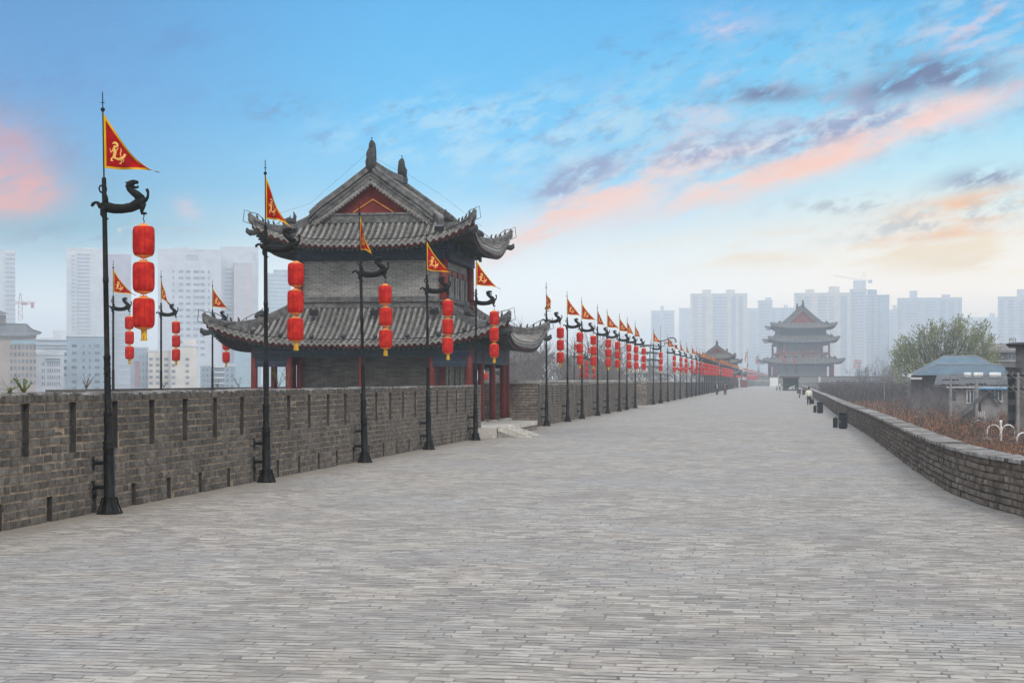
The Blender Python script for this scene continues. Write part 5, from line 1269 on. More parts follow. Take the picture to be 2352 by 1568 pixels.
tower('pale blue rendered block with scattered small windows behind the nearest pole', 155, 243, 770, 240, 'blue', 16, grid=[([(166,177),(217,228)], 791, 16.4, 6.5, 7, 'dark'),([(190,194.5),(204,208)], 791, 16.4, 6.5, 6, 'dark')])
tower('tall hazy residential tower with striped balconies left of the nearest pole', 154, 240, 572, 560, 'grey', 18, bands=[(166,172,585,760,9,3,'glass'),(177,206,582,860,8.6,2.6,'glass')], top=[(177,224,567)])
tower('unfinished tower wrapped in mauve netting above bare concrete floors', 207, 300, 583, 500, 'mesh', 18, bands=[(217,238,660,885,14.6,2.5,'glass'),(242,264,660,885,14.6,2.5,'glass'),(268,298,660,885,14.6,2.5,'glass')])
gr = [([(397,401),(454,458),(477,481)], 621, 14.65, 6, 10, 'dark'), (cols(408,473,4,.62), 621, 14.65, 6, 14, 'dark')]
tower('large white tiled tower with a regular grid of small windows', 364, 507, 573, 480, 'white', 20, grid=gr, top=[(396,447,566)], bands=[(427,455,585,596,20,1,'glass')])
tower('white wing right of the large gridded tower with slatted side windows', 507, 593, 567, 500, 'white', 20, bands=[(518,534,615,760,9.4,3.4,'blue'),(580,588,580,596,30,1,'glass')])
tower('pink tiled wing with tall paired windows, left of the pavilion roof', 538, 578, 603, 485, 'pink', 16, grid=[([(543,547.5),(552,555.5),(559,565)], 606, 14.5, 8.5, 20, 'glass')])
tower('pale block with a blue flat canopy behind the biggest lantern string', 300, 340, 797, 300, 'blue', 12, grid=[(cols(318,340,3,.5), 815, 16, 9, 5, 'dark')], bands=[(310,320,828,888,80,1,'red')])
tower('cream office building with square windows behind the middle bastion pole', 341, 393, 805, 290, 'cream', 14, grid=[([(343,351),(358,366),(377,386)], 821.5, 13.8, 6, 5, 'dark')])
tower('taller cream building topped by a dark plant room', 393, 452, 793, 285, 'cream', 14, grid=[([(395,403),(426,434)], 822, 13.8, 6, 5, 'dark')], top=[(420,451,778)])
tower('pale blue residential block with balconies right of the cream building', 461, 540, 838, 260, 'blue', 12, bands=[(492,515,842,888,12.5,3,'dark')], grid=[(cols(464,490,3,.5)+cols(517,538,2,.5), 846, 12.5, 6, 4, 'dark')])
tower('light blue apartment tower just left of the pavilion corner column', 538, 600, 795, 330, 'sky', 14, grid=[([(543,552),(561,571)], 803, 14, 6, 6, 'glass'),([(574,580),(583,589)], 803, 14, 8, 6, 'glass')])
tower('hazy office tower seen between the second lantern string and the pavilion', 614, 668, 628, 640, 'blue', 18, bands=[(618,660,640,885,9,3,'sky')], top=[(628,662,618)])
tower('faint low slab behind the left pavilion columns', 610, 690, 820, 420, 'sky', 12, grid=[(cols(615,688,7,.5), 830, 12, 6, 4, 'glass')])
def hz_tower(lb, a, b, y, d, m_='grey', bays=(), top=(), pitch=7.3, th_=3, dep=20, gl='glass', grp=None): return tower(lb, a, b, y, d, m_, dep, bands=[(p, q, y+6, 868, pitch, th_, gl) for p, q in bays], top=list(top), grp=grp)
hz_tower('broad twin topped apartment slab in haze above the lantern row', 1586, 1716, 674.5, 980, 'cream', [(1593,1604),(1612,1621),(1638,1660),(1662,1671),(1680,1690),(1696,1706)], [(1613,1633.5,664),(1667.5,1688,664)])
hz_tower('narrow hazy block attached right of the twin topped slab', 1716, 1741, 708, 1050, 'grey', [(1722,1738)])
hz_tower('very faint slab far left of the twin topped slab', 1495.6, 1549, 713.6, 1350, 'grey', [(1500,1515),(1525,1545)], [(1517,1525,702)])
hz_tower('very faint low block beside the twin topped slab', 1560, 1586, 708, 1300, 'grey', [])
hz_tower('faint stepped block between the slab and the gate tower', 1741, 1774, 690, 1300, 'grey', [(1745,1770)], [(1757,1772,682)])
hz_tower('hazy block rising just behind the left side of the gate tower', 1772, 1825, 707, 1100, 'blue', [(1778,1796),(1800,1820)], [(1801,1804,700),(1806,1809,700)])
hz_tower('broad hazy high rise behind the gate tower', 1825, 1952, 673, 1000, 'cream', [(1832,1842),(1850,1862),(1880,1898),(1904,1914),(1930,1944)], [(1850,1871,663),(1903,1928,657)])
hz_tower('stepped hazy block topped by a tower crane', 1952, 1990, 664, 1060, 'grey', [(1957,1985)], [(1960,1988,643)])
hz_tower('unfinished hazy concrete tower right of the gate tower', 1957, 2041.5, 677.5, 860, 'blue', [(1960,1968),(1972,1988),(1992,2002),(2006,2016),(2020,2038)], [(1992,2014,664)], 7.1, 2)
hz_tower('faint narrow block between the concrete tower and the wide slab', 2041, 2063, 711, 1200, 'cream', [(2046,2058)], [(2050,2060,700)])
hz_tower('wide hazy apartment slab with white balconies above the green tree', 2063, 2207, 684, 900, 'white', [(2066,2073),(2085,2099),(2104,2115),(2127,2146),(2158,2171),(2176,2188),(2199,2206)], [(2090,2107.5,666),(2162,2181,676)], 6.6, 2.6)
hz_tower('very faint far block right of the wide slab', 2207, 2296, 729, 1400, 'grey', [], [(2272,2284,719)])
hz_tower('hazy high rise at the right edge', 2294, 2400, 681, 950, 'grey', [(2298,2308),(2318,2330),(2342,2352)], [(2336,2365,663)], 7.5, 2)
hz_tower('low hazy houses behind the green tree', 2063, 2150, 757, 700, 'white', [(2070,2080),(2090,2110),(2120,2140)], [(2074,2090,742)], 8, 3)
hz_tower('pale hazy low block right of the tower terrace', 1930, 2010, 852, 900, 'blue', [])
# tower cranes
M['cranep'] = mat('faded_pink_crane_steel', (.38,.2,.2), .8, .2); M['craneg'] = mat('haze_paled_crane_steel', (.45,.5,.54), .8, .2)  # craneg is paled so that distance haze sits in its colour
def crane(label, pxm, pyt, pyb, jl, jr, pyj, d, m_, slope=0, w=None):
    d = min(d*2.5, (HT_-3-H)*F/(VPY-pyt)); w = 2.0*d/1800
    Lc = Loc(pxm, d); rt = Lc.root('tower_crane', label, 'crane', 'tower cranes over the city'); q = Lc.q; w = w or 1.1
    mb = MB(); z0, z1 = Lc.z(pyb), Lc.z(pyj)
    for sx in (-1,1):
        for sy in (-1,1): mb.tube([(sx*w,sy*w,z0),(sx*w,sy*w,z1)], .14, 4)
    z = z0; k_ = 1
    while z < z1-2*w: mb.tube([(-w*k_,-w,z),(w*k_,-w,z+2*w)], .1, 3); mb.tube([(-w*k_,w,z),(w*k_,w,z+2*w)], .1, 3); z += 2*w; k_ = -k_
    mb.tube([(-w,0,z1),(0,0,Lc.z(pyt))], .14, 4); mb.tube([(w,0,z1),(0,0,Lc.z(pyt))], .14, 4); mb.build('mast', M[m_], rt)
    mb = MB(); za, zb2 = z1+slope*q, z1-slope*q
    for dz in (0, 1.1): mb.tube([(Lc.x(jl),0,za+dz),(Lc.x(jr),0,zb2+dz)], .13, 4)
    n = 22
    for i in range(n):
        a, b = i/n, (i+1)/n; pa = Vector((Lc.x(jl),0,za)).lerp(Vector((Lc.x(jr),0,zb2)), a); pb = Vector((Lc.x(jl),0,za)).lerp(Vector((Lc.x(jr),0,zb2)), b); mb.tube([pa, pb+Vector((0,0,1.1))], .08, 3)
    mb.tube([(0,0,Lc.z(pyt)),(Lc.x(jl)*.7,0,za+1.1)], .05, 3); mb.tube([(0,0,Lc.z(pyt)),(Lc.x(jr)*.7,0,zb2+1.1)], .05, 3); mb.build('jib', M[m_], rt)
    return Lc, rt
def cweight(Lc, rt, a, b, y0, y1, m_): mb = MB(); mb.box(Lc.x(a),Lc.x(b),-1,1,Lc.z(y1),Lc.z(y0)); mb.build('counterweight', M[m_], rt)
Lc, rt = crane('pinkish tower crane above the tan office roof', 47, 672, 735, 35, 79, 698, 340, 'cranep'); cweight(Lc, rt, 70, 76.5, 694, 707, 'cranep'); cweight(Lc, rt, 49, 62, 695, 700, 'cranep')
Lc, rt = crane('pale tower crane with a long jib over the netted tower', 307, 502, 583, 270, 466, 526, 520, 'craneg'); cweight(Lc, rt, 270, 280, 525, 535, 'craneg')
Lc, rt = crane('faint tower crane above the stepped block near the gate tower', 1984, 624, 680, 1916, 2003, 641, 1040, 'craneg', 8); cweight(Lc, rt, 1994, 2003, 643, 650, 'craneg')
# ---------------------------------------------------------------- kiosk, canopy, bins, bench, bicycles
L = Loc(1708, 470); p = ground(1708, 889.5); L = Loc(1708, (p-Vector((0,0,H))).length); rt = L.root('red_kiosk', 'small dark red kiosk with a grey tiled gable roof beside the far battlement', 'kiosk')
rt.location.z = 0; q = L.q
mb = MB(); mb.box(L.x(1700),L.x(1717),0,3,0,2.2); mb.build('wall', M['redwood'], rt)
mb = MB(); mb.box(L.x(1701.5),L.x(1715),-.06,-.01,.75,1.9); mb.build('window', M['redgable'], rt)
mb = MB(); mb.wall_prism([(L.x(1698),2.1),(L.x(1701),2.5),(L.x(1708),3.75),(L.x(1714),2.6),(L.x(1720.5),2.1),(L.x(1716),2.2),(L.x(1708),3.2),(L.x(1701),2.2)], -.6, 3.6); mb.build('roof', M['ridge'], rt, fix=True)
p = ground(1812, 897); L = Loc(1812, 335); rt = L.root('canopy_stall', 'dark green bicycle stall with a flat black canopy below the gate tower', 'stall')
mb = MB(); mb.box(L.x(1799.5),L.x(1834),0,3,0,L.z(868.3)); M['stall'] = mat('dark_green_sheet', (.03,.055,.05), .7, .3, 1); mb.build('wall', M['stall'], rt)
mb = MB(); mb.box(L.x(1790),L.x(1836),-1.6,3.2,L.z(868.2),L.z(864)); mb.build('canopy', M['barkdk'], rt)
mb = MB(); mb.box(L.x(1788.5),L.x(1790),-1.6,-1.5,L.z(867),L.z(860)); mb.build('canopy_flap', M['wht'], rt)
mb = MB(); 
for px in (1799,1817,1832): mb.tube([(L.x(px),-1.5,0),(L.x(px),-1.5,L.z(868.2))], .05, 5)
mb.build('canopy_post', M['iron'], rt)
def bicycle(loc, rz, label, frame, grp='bicycles at the stall'):
    rt = empty('bicycle', loc, rz); tag(rt, label, 'bicycle', grp)
    for x in (-.52, .52):
        mb = MB(); mb.tube([(x+.33*math.cos(a*math.pi/8),0,.34+.33*math.sin(a*math.pi/8)) for a in range(17)], .025, 5, cap=False); w = mb.build('wheel', M['opening'], rt)
        mb = MB()
        for a in range(6): mb.tube([(x,0,.34),(x+.32*math.cos(a*math.pi/3),0,.34+.32*math.sin(a*math.pi/3))], .006, 3)
        mb.build('spokes', M['wht'], w)
    mb = MB(); 
    for a, b in (((-.52,.34),(-.05,.32)),((-.05,.32),(-.17,.8)),((-.17,.78),(.38,.82)),((-.05,.32),(.40,.72)),((.36,.9),(.52,.34)),((-.52,.34),(-.16,.7))): mb.tube([(a[0],0,a[1]),(b[0],0,b[1])], .022, 5)
    mb.build('frame', frame, rt); mb = MB(); mb.tube([(-.3,0,.86),(-.1,0,.88)], [.07,.03], 6); mb.build('saddle', M['opening'], rt)
    mb = MB(); mb.tube([(.3,-.28,1.0),(.36,-.1,.96),(.36,.1,.96),(.3,.28,1.0)], .018, 5); mb.tube([(.36,0,.88),(.36,0,.97)], .02, 4); mb.build('handlebar', M['iron'], rt)
    return rt
pb = W(1788, 873, 333); bicycle((pb.x-.3,pb.y,0), TH+1.3, 'dark bicycle parked at the left of the stall beside the white shirted attendant', M['iron'])
M['wbike'] = mat('white_bike_enamel', (.75,.75,.76), .4, .08)
for i, px in enumerate((1802,1806,1810,1826,1831)):
    pb = W(px, 873, 333); bicycle((pb.x,pb.y-.2*i,0), TH+.3*i, 'dark bicycle in the tight row under the stall canopy', M['iron'])
pb = W(1819, 873, 331.5); b_ = bicycle((pb.x,pb.y,0), TH, 'white framed tandem like bicycle parked before the stall', M['wbike'])
mb = MB(); mb.tube([(-.7,-.02,.42),(-.3,-.02,.72),(.3,-.02,.85),(.62,-.02,1.0)], [.03,.06,.07,.04], 6); mb.tube([(-.7,-.02,.4),(0,-.02,.42),(.6,-.02,.5)], .05, 6); mb.build('fairing', M['wbike'], b_)
def litter_bin(px, pyb, label, label2, rz=.0, sc_=1.0, ash=True):
    p = ground(px, pyb); rt = empty('litter_bin', (p.x,p.y,0), rz); tag(rt, label, 'litter bin', 'litter bins beside the parapet'); rt.scale = (sc_*.83,sc_*.83,sc_*.86)
    mb = MB(); mb.box(-.19,.19,-.15,.15,0,.06); mb.build('base', M['opening'], rt)
    mb = MB(); mb.box(-.23,.23,-.2,.2,.06,.62); bd = mb.build('body', M['bin'], rt)
    mb = MB(); mb.box(-.17,-.155,-.215,-.202,.31,.42); mb.build('handle', M['wht'], bd)
    mb = MB(); mb.box(-.235,-.12,-.205,.205,.624,.8); mb.box(.12,.235,-.205,.205,.624,.8); mb.box(-.12,.12,-.1,.205,.624,.795); mb.box(-.12,.12,-.205,-.1,.775,.8); mb.box(-.235,.235,-.21,.21,.8,.82); mb.build('hood', M['bin'], rt)
    if ash:
        r2 = empty('ash_bin', (p.x-.33*sc_,p.y+.05,0), rz); tag(r2, label2, 'ash bin', 'ash bins beside the litter bins'); r2.scale = (sc_*.83,)*3
        mb = MB(); mb.box(-.11,.13,-.13,.13,.05,.56); mb.build('body', M['bin'], r2); mb = MB(); mb.box(-.04,.13,-.1,.1,.563,.62); mb.box(-.06,.14,-.12,.12,.622,.64); mb.build('ash_tray', M['stonedk'], r2)
litter_bin(1936, 984, 'nearest dark slate litter bin with an open hood on the right of the walk', 'short ash bin leaning against the nearest litter bin')
litter_bin(1883.5, 948.5, 'second dark litter bin, between the nearest bin and the man in white', 'short ash bin beside the second litter bin')
litter_bin(1846, 906.3, 'litter bin beyond the bench, closest to the parapet', '', sc_=1.0, ash=False); litter_bin(1836.5, 904, 'farthest litter bin, just before the bicycle stall', 'tiny ash bin beside the farthest litter bin')
p = ground(1845.5, 913.6); rt = empty('bench', (p.x,p.y,0)); tag(rt, 'small dark bench hidden partly by the man in white', 'bench')
mb = MB(); mb.box(-.55,.55,-.2,.2,.38,.44); mb.build('seat', M['barkdk'], rt)
for x in (-.48,.48): mb = MB(); mb.box(x-.06,x+.06,-.18,.18,0,.377); mb.build('leg', M['barkdk'], rt)
# ---------------------------------------------------------------- people
M['skin'] = mat('skin', (.45,.25,.17), .6, .1); M['hair'] = mat('black_hair', (.012,.01,.01), .6, .2); M['suit'] = mat('dark_navy_suit', (.018,.022,.032), .85, .2); M['cream'] = mat('off_white_jacket', (.68,.67,.6), .85, .1, 6)
M['trouser'] = mat('dark_trousers', (.02,.022,.028), .85, .2); M['redcoat'] = mat('red_top', (.5,.05,.05), .8, .1); M['shoe'] = mat('dark_shoe', (.015,.012,.01), .5, .2); M['shirt'] = mat('white_shirt', (.7,.7,.7), .8, .1)
def skinmesh(name, joints, edges, mt, parent):
    me = bpy.data.meshes.new(name); me.from_pydata([j[0] for j in joints], edges, []); me.materials.append(mt)
    o = bpy.data.objects.new(name, me); col.objects.link(o); o.parent = parent
    md = o.modifiers.new('skin', 'SKIN'); md.use_smooth_shade = True
    for v, j in zip(me.skin_vertices[0].data, joints): v.radius = j[1] if isinstance(j[1], tuple) else (j[1], j[1])
    me.skin_vertices[0].data[0].use_root = True
    s_ = o.modifiers.new('sub', 'SUBSURF'); s_.levels = 1; s_.render_levels = 2; return o
def person(loc, rz, label, top, leg_, hgt=1.72, pose='walk', hold=True, shirt=None, walk=.16, coat=.82):
    rt = empty('person', loc, rz); tag(rt, label, 'person'); rt.scale = (hgt/1.74,)*3
    w = walk; hn = {'walk': ((-.26,-.02,.80),(.26,.04,.80)), 'hold': ((-.06,-.3,1.16),(.07,-.3,1.14)), 'down': ((-.27,-.05,.78),(.29,.03,.77))}[pose]
    el = {'walk': ((-.27,.05,1.1),(.27,0,1.1)), 'hold': ((-.27,-.03,1.1),(.27,-.03,1.1)), 'down': ((-.27,.02,1.1),(.28,.02,1.09))}[pose]
    J = [((0,0,.93),.11),((0,0,1.15),(.11,.08)),((0,0,1.36),(.12,.08)),((0,0,1.48),.06),((0,-.02,1.54),.055),((0,-.03,1.63),(.085,.1)),((0,-.02,1.70),(.075,.09)),
         ((-.18,0,1.38),.05),(el[0],.042),(hn[0],.032),((.18,0,1.38),.05),(el[1],.042),(hn[1],.032),
         ((-.09,-w*.2,.86),.1),((-.1,-w,.48),.07),((-.1,-w*.6,.09),.045),((-.1,-w*.6-.15,.04),.04),((.09,w*.2,.86),.1),((.1,w*.5,.48),.07),((.1,w*1.3,.10),.045),((.1,w*1.3-.14,.04),.04)]
    E = [(0,1),(1,2),(2,3),(3,4),(4,5),(5,6),(2,7),(7,8),(8,9),(2,10),(10,11),(11,12),(0,13),(13,14),(14,15),(15,16),(0,17),(17,18),(18,19),(19,20)]
    skinmesh('body', J, E, M['skin'], rt)
    T = [((0,0,coat),(.2,.14)),((0,0,1.1),(.185,.14)),((0,0,1.36),(.2,.14)),((0,0,1.49),.095),((-.2,0,1.39),.08),(el[0],.066),(tuple(Vector(el[0]).lerp(Vector(hn[0]),.85)),.05),((.2,0,1.39),.08),(el[1],.066),(tuple(Vector(el[1]).lerp(Vector(hn[1]),.85)),.05)]
    j = skinmesh('jacket', T, [(0,1),(1,2),(2,3),(2,4),(4,5),(5,6),(2,7),(7,8),(8,9)], top, rt)
    P_ = [((0,0,.97),.155),((-.09,-w*.2,.84),.115),((-.1,-w,.48),.088),((-.1,-w*.6,.1),.075),((.09,w*.2,.84),.115),((.1,w*.5,.48),.088),((.1,w*1.3,.11),.075)]
    skinmesh('trousers', P_, [(0,1),(1,2),(2,3),(0,4),(4,5),(5,6)], leg_, rt)
    mb = MB(); mb.mat = Matrix.Translation((0,.01,1.67)); mb.ball((0,.0,.0), .108, 12, sz=1.05); mb.mat = None; hr = mb.build('hair', M['hair'], rt, smooth=True); hr.location = (0,.012,.03)
    mb = MB(); mb.tube([(0,-.115,1.62),(0,-.145,1.6)], [.012,.016], 5); 
    for s_ in (-1,1): mb.ball((s_*.1,-.02,1.62), .022, 6)
    mb.build('face_features', M['skin'], rt, smooth=True)
    mb = MB()
    for s_ in (-1,1): mb.ball((s_*.035,-.125,1.645), .009, 5)
    mb.tube([(-.025,-.128,1.575),(.025,-.128,1.575)], .006, 4); mb.build('eyes_and_mouth', M['hair'], rt)
    for s_, yy in ((-1,-w*.6),(1,w*1.3)): mb = MB(); mb.tube([(s_*.1,yy+.06,.045),(s_*.1,yy-.06,.05),(s_*.1,yy-.2,.035)], [.045,.05,.03], 8); mb.build('shoe', M['shoe'], rt, smooth=True)
    for s_, h_ in ((-1,hn[0]),(1,hn[1])):           # hands with separate fingers
        mb = MB(); c = Vector(h_); d = (c-Vector(el[0 if s_ < 0 else 1])).normalized(); sd = Vector((0,1,0)) if abs(d.z) > .6 else Vector((0,0,1))
        mb.tube([c-d*.01, c+d*.07], [.03,.036], 7, sy=.6)
        for k_, ln in enumerate((.06,.07,.066,.052)): o_ = sd*(-.03+.02*k_); mb.tube([c+d*.065+o_, c+d*(.065+ln*.55)+o_, c+d*(.065+ln)+o_-sd.cross(d)*.018], [.0095,.009,.007], 5)
        mb.tube([c+d*.02-sd*.03, c+d*.05-sd*.052, c+d*.08-sd*.05], [.011,.01,.008], 5); mb.build('hand', M['skin'], rt, smooth=True)
    if shirt: mb = MB(); mb.add([(-.06,-.15,1.42),(.06,-.15,1.42),(.03,-.155,1.0),(-.03,-.155,1.0)], [(0,1,2,3)]); mb.tube([(0,-.152,1.43),(0,-.154,1.05)], .03, 5, sy=.4); mb.build('shirt_front', shirt, rt)
    if pose == 'hold': mb = MB(); mb.box(-.05,.06,-.36,-.33,1.14,1.24); o = mb.build('phone', M['shirt'], None, loc=loc, rz=rz); o.name = 'handheld_paper'; tag(o, 'small white paper held by the ' + ('left' if 'left' in label else 'right') + ' walking man', 'paper')
    return rt
p = ground(1647, 907.5); person((p.x,p.y,0), .1, 'left of the two men in dark suits walking and looking down at his hands', M['suit'], M['trouser'], 1.72, 'hold', shirt=M['shirt'])
p = ground(1665.5, 907.8); person((p.x,p.y,0), -.05, 'right of the two men in dark suits walking, open collar, looking down', M['suit'], M['trouser'], 1.73, 'hold', shirt=M['redcoat'], walk=.2)
p = ground(1858, 930.5); person((p.x,p.y,0), math.pi-.1, 'man in an off white jacket walking away and carrying a dark bag', M['cream'], M['trouser'], 1.5, 'down', walk=.1, coat=.85)
rt = empty('carrier_bag', (p.x+.27, p.y-.05, 0), .3); tag(rt, 'dark blue bag hanging from the right hand of the man in white', 'bag')
mb = MB(); mb.add([(-.14,-.06,.12),(.16,-.06,.1),(.16,.06,.1),(-.14,.06,.12),(-.12,-.035,.52),(.13,-.035,.55),(.13,.035,.55),(-.12,.035,.52)], [(0,3,2,1),(4,5,6,7),(0,1,5,4),(1,2,6,5),(2,3,7,6),(3,0,4,7)]); mb.build('sack', M['bin'], rt); mb = MB(); mb.tube([(-.08,0,.52),(-.03,0,.66),(.03,0,.66),(.09,0,.54)], .01, 4); mb.build('strap', M['iron'], rt)
p = ground(1732.5, 884.9); person((p.x,p.y+20,0), math.pi*.2, 'tiny person in red before the low terrace', M['redcoat'], M['trouser'], 1.7, 'walk')
pb = W(1791, 873, 334); person((pb.x,pb.y,0), 1.2, 'attendant in a white shirt standing at the left end of the bicycle stall', M['shirt'], M['trouser'], 1.7, 'walk', walk=.02)
SKYK, EXPO = 1.0, 0.08
# ---------------------------------------------------------------- haze, sky, sun, camera
HD, HT = 0.0006, HT_
mb = MB(); mb.box(-2500, 2500, -300, 3700, GZ-1, HT)
hm = bpy.data.materials.new('haze_air'); hm.use_nodes = True; t = hm.node_tree; t.nodes.remove(t.nodes['Principled BSDF'])
pv = t.nodes.new('ShaderNodeVolumePrincipled'); pv.inputs['Color'].default_value = (.83,.92,1.0,1); pv.inputs['Density'].default_value = HD; pv.inputs['Anisotropy'].default_value = .0
t.links.new(pv.outputs[0], t.nodes['Material Output'].inputs['Volume'])
tag(mb.build('haze', hm), kind='stuff')
w = bpy.data.worlds.new('World'); sc.world = w; w.use_nodes = True; nt = NT(w.node_tree); bg = w.node_tree.nodes['Background']
SUN_EL, SUN_AZ = math.radians(38), math.radians(150)     # azimuth from +y towards +x
d = nt.sep(nt.n.new('ShaderNodeTexCoord').outputs['Generated'])
az = nt.M('MULTIPLY', nt.M('ARCTAN2', d[0], d[1]), 180/math.pi)
el = nt.M('MULTIPLY', nt.M('ARCSINE', d[2]), 180/math.pi)
U = nt.M('ADD', az, 9.0)                            # degrees right of the view axis; -17.2 .. 17.2 in view
V = el
def P_(px, py): a = math.degrees(math.atan((px-CX)/F)); return a, math.degrees(math.atan((VPY-py)/F*math.cos(math.radians(a))))
def ramp(f, stops):
    r = nt.n.new('ShaderNodeValToRGB'); nt.put(r.inputs[0], f); e = r.color_ramp.elements
    while len(e) < len(stops): e.new(.5)
    for x, (p, c) in zip(e, stops): x.position = p; x.color = (*c, 1)
    return r.outputs[0]
def lin(*c): return tuple(((x/255+.055)/1.055)**2.4 if x > 10 else x/255/12.92 for x in c)
Vn = nt.M('DIVIDE', V, 40.0, clamp=True)
HZ = (.56, .66, .76)                                # what the air itself adds, so clouds and sky keep their colour through it
def thru(v):
    L_ = min(3400, (HT-H)/max(.001, math.sin(math.radians(v)))); return math.exp(-HD*L_)
def comp(c, v):
    T = max(.25, thru(v)); return tuple(min(1.15, max(a*.12, (a-(1-T)*h)/T)) for a, h in zip(c, HZ))
def cst(stops): return [(v/40, comp(lin(*c), v) if v > 4.6 else tuple(x*k_ for x, k_ in zip(lin(*c), (1.85,1.78,1.66) if v < 3.5 else (1.35,1.32,1.26)))) for v, c in stops] + [(.5, lin(0,110,200)), (1, lin(90,150,215))]
left = ramp(Vn, cst([(0,(208,212,216)),(2.5,(196,208,216)),(5,(140,192,212)),(7.5,(84,180,220)),(10,(60,168,218)),(13,(60,158,210))]))
mid_ = ramp(Vn, cst([(0,(236,234,230)),(2.5,(232,236,237)),(4.5,(214,232,240)),(6.5,(158,214,246)),(9,(92,200,246)),(11,(70,192,242)),(13.5,(60,182,238))]))
right = ramp(Vn, cst([(0,(240,226,202)),(3,(244,230,212)),(5,(238,238,232)),(7,(196,232,244)),(9.5,(140,214,246)),(12,(90,192,240)),(13.5,(72,178,235))]))
base = nt.mix(nt.ss(U, -17, -2), left, mid_); base = nt.mix(nt.ss(U, -1, 16), base, right)
def blob(px, py, sx, sy, ang=0):
    """soft elliptical mask, sizes in degrees"""
    u0, v0 = P_(px, py); c, s = math.cos(math.radians(ang)), math.sin(math.radians(ang))
    du = nt.M('SUBTRACT', U, u0); dv = nt.M('SUBTRACT', V, v0)
    a = nt.M('DIVIDE', nt.M('ADD', nt.M('MULTIPLY', du, c), nt.M('MULTIPLY', dv, s)), sx); b = nt.M('DIVIDE', nt.M('SUBTRACT', nt.M('MULTIPLY', dv, c), nt.M('MULTIPLY', du, s)), sy)
    return nt.M('EXPONENT', nt.M('MULTIPLY', nt.M('ADD', nt.M('MULTIPLY', a, a), nt.M('MULTIPLY', b, b)), -1.0))
def rotn(ang, sx, sy, scale, det=6, rough=.6, off=0, dist=0):
    c, s = math.cos(math.radians(ang)), math.sin(math.radians(ang))
    a = nt.M('ADD', nt.M('MULTIPLY', U, c), nt.M('MULTIPLY', V, s)); b = nt.M('SUBTRACT', nt.M('MULTIPLY', V, c), nt.M('MULTIPLY', U, s))
    return nt.noise(nt.xyz(nt.M('MULTIPLY', a, sx), nt.M('MULTIPLY', b, sy), off), scale, det, rough, dist)
n1 = rotn(17, .3, 1.0, .9, 8, .6, 1.3, .15); n2 = rotn(20, .42, 1.1, 1.5, 9, .62, 7.7, .2); n3 = rotn(8, .3, 1.3, .8, 8, .6, 4.1, .1); n4 = rotn(15, .55, 1.1, 1.9, 9, .64, 9.0, .2)
def cl(c, mask, n, lo, hi, k_, colr):
    f = nt.M('MULTIPLY', nt.M('MULTIPLY', mask, nt.ss(n, lo, hi)), k_, clamp=True)
    return nt.mix(f, c, colr)
def addm(*m_):
    r = m_[0]
    for x in m_[1:]: r = nt.M('ADD', r, x)
    return nt.M('MINIMUM', r, 1.0)
def cc_(r, g, b, v): return comp(lin(r,g,b), v)
upper = addm(blob(1850,180,7,2.0,17), blob(2250,90,4,1.6,17), blob(1550,300,5,1.3,17), blob(2100,260,5,1.2,12))
base = cl(base, upper, n2, .38, .66, .7, cc_(165,208,234,9))
base = cl(base, upper, n4, .46, .76, .7, cc_(122,166,204,9.5))
base = cl(base, upper, n1, .52, .68, .6, cc_(205,205,222,9))
base = cl(base, addm(blob(1250,330,5,1.6,10), blob(1000,290,4,1.2,5)), n2, .42, .66, .5, cc_(196,226,242,8))
base = cl(base, addm(blob(1190,290,5,.9,0), blob(960,250,2,.4,0), blob(780,330,1.5,.6,0), blob(1500,120,4,1,10)), n4, .5, .68, .5, cc_(95,160,205,9))
base = cl(base, addm(blob(1420,425,3.4,.85,27), blob(1700,395,3.6,.75,17), blob(1900,335,3.6,.7,20), blob(2120,275,3.2,.5,17), blob(1230,525,2.2,.55,30)), n1, .36, .62, .85, cc_(246,222,218,6.5))
base = cl(base, addm(blob(1440,425,2.4,.6,24), blob(1760,398,3.4,.42,19), blob(2000,325,3.0,.42,21), blob(1250,520,1.6,.4,32)), n1, .34, .68, .85, cc_(254,206,196,6.5))
base = cl(base, addm(blob(1350,395,1.6,.42,20), blob(1800,322,2.6,.55,14), blob(1980,275,2,.4,12), blob(1290,430,1.0,.35,25), blob(1600,345,1.6,.4,12)), n4, .34, .62, .9, cc_(150,168,202,7.5))
base = cl(base, addm(blob(1700,170,1.6,.4,15), blob(2260,60,2.4,.8,20), blob(1650,60,1.3,.5,5), blob(2330,215,1.5,.3,17), blob(2100,300,1.6,.3,10), blob(1900,250,1.8,.35,17)), n2, .38, .72, .75, cc_(232,206,220,10))
base = cl(base, addm(blob(2255,412,1.3,.36,5), blob(2180,165,1.8,.5,-10), blob(1750,215,1.6,.3,0), blob(2050,200,1.8,.4,10)), n2, .30, .52, .95, cc_(104,144,176,8))
base = cl(base, addm(blob(2240,462,2.6,.33,9), blob(2220,532,3.2,.2,6), blob(2300,490,2,.22,8)), n3, .34, .52, .95, cc_(254,200,172,5.5))
base = cl(base, addm(blob(2160,505,3.2,.42,8), blob(1950,470,2.2,.3,3)), n4, .42, .62, .8, cc_(176,188,198,5.5))
base = cl(base, addm(blob(1750,570,4,.5,4), blob(2150,560,4,.5,4), blob(2250,600,3,.4,2)), n3, .42, .6, .7, cc_(252,220,196,4.6))
base = cl(base, addm(blob(15,405,1.5,1.4,0), blob(60,440,1.1,.6,0), blob(0,350,1.0,1.0,0)), nt.M('ADD', n2, .25), .38, .95, .8, cc_(240,180,172,6.5))
base = cl(base, addm(blob(-20,280,2.2,1.1,-30), blob(130,330,1.6,.8,-30)), n2, .34, .66, .6, cc_(138,160,194,8))
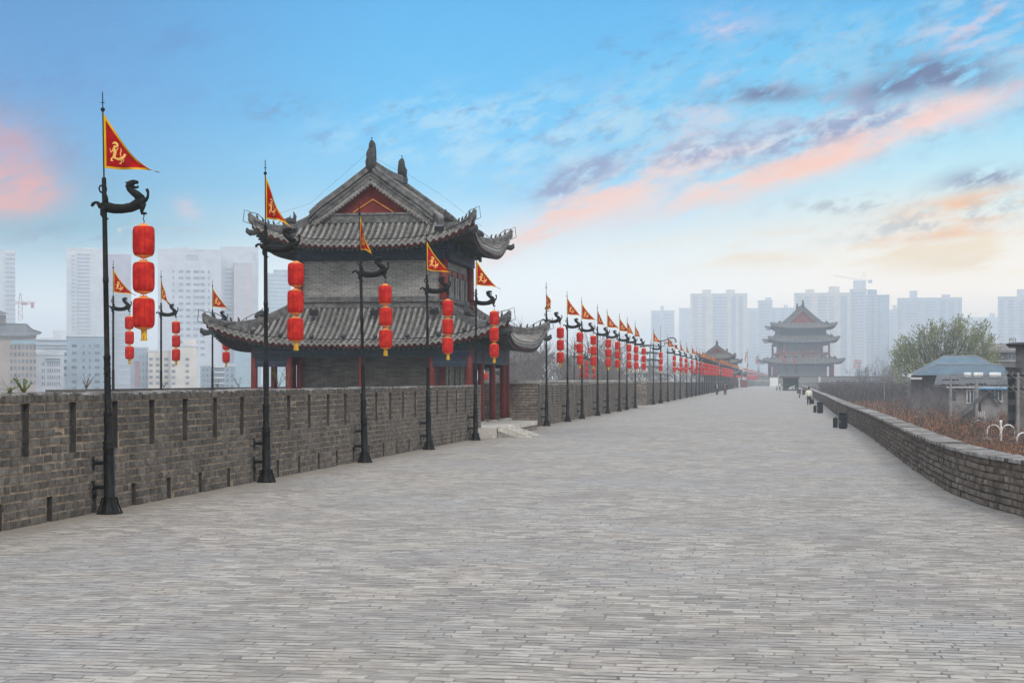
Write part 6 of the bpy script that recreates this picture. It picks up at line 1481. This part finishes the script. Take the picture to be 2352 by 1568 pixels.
base = cl(base, blob(430,480,.5,.35,-40), n4, .3, .6, .5, cc_(228,205,214,6))
base = cl(base, addm(blob(120,180,2.4,.6,0), blob(330,80,3,.6,0), blob(560,230,2,.5,5)), n2, .42, .64, .5, cc_(60,148,202,11))
base = cl(base, addm(blob(180,540,2.5,.4,3), blob(640,250,1.2,.5,0)), n4, .42, .64, .45, cc_(120,158,185,6))
# overhead and behind the camera: an unseen broad bright cloud deck added to light the place softly
hi = nt.M('MAXIMUM', nt.ss(V, 18, 40), nt.ss(nt.M('ABSOLUTE', U), 40, 90))
fill_deck = nt.mix(nt.ss(nt.noise(nt.xyz(d[0], d[1], d[2]), 3, 5, .6), .35, .65), (.95,1.02,1.15), (1.5,1.5,1.5))
base = nt.mix(hi, base, fill_deck)
sky = nt.node('ShaderNodeTexSky', sky_type='NISHITA', sun_disc=False, sun_elevation=SUN_EL, sun_rotation=SUN_AZ, dust_density=1.5)
bg2 = nt.node('ShaderNodeBackground', {'Color': sky.outputs[0], 'Strength': .05})
nt.put(bg.inputs['Color'], base); bg.inputs['Strength'].default_value = SKYK
mx = nt.node('ShaderNodeMixShader', {0: .06}); nt.l.new(bg.outputs[0], mx.inputs[1]); nt.l.new(bg2.outputs[0], mx.inputs[2]); nt.l.new(mx.outputs[0], w.node_tree.nodes['World Output'].inputs[0])
sl = bpy.data.lights.new('sun', 'SUN'); sl.energy = 1.3; sl.angle = math.radians(12); sl.color = (1,.95,.88)
so = bpy.data.objects.new('sun', sl); col.objects.link(so)
sd = Vector((math.sin(SUN_AZ)*math.cos(SUN_EL), math.cos(SUN_AZ)*math.cos(SUN_EL), math.sin(SUN_EL))); so.rotation_euler = sd.to_track_quat('Z','Y').to_euler(); so.location = (0,0,60)
cam = bpy.data.cameras.new('camera'); co = bpy.data.objects.new('camera', cam); col.objects.link(co); sc.camera = co
cam.sensor_fit = 'HORIZONTAL'; cam.sensor_width = 36; cam.lens = F/2352*36; cam.shift_y = (VPY-784)/2352; cam.clip_end = 9000; cam.clip_start = .1
co.location = (0,0,H); co.rotation_euler = (math.pi/2, 0, TH)
sc.view_settings.view_transform = 'Standard'; sc.view_settings.look = 'None'; sc.view_settings.exposure = EXPO; sc.view_settings.gamma = 1
cy = sc.cycles; cy.use_denoising = True; cy.max_bounces = 6; cy.diffuse_bounces = 3; cy.glossy_bounces = 2; cy.transmission_bounces = 3; cy.volume_bounces = 1; cy.transparent_max_bounces = 8
cy.use_adaptive_sampling = True; cy.adaptive_threshold = .02; cy.caustics_reflective = False; cy.caustics_refractive = False
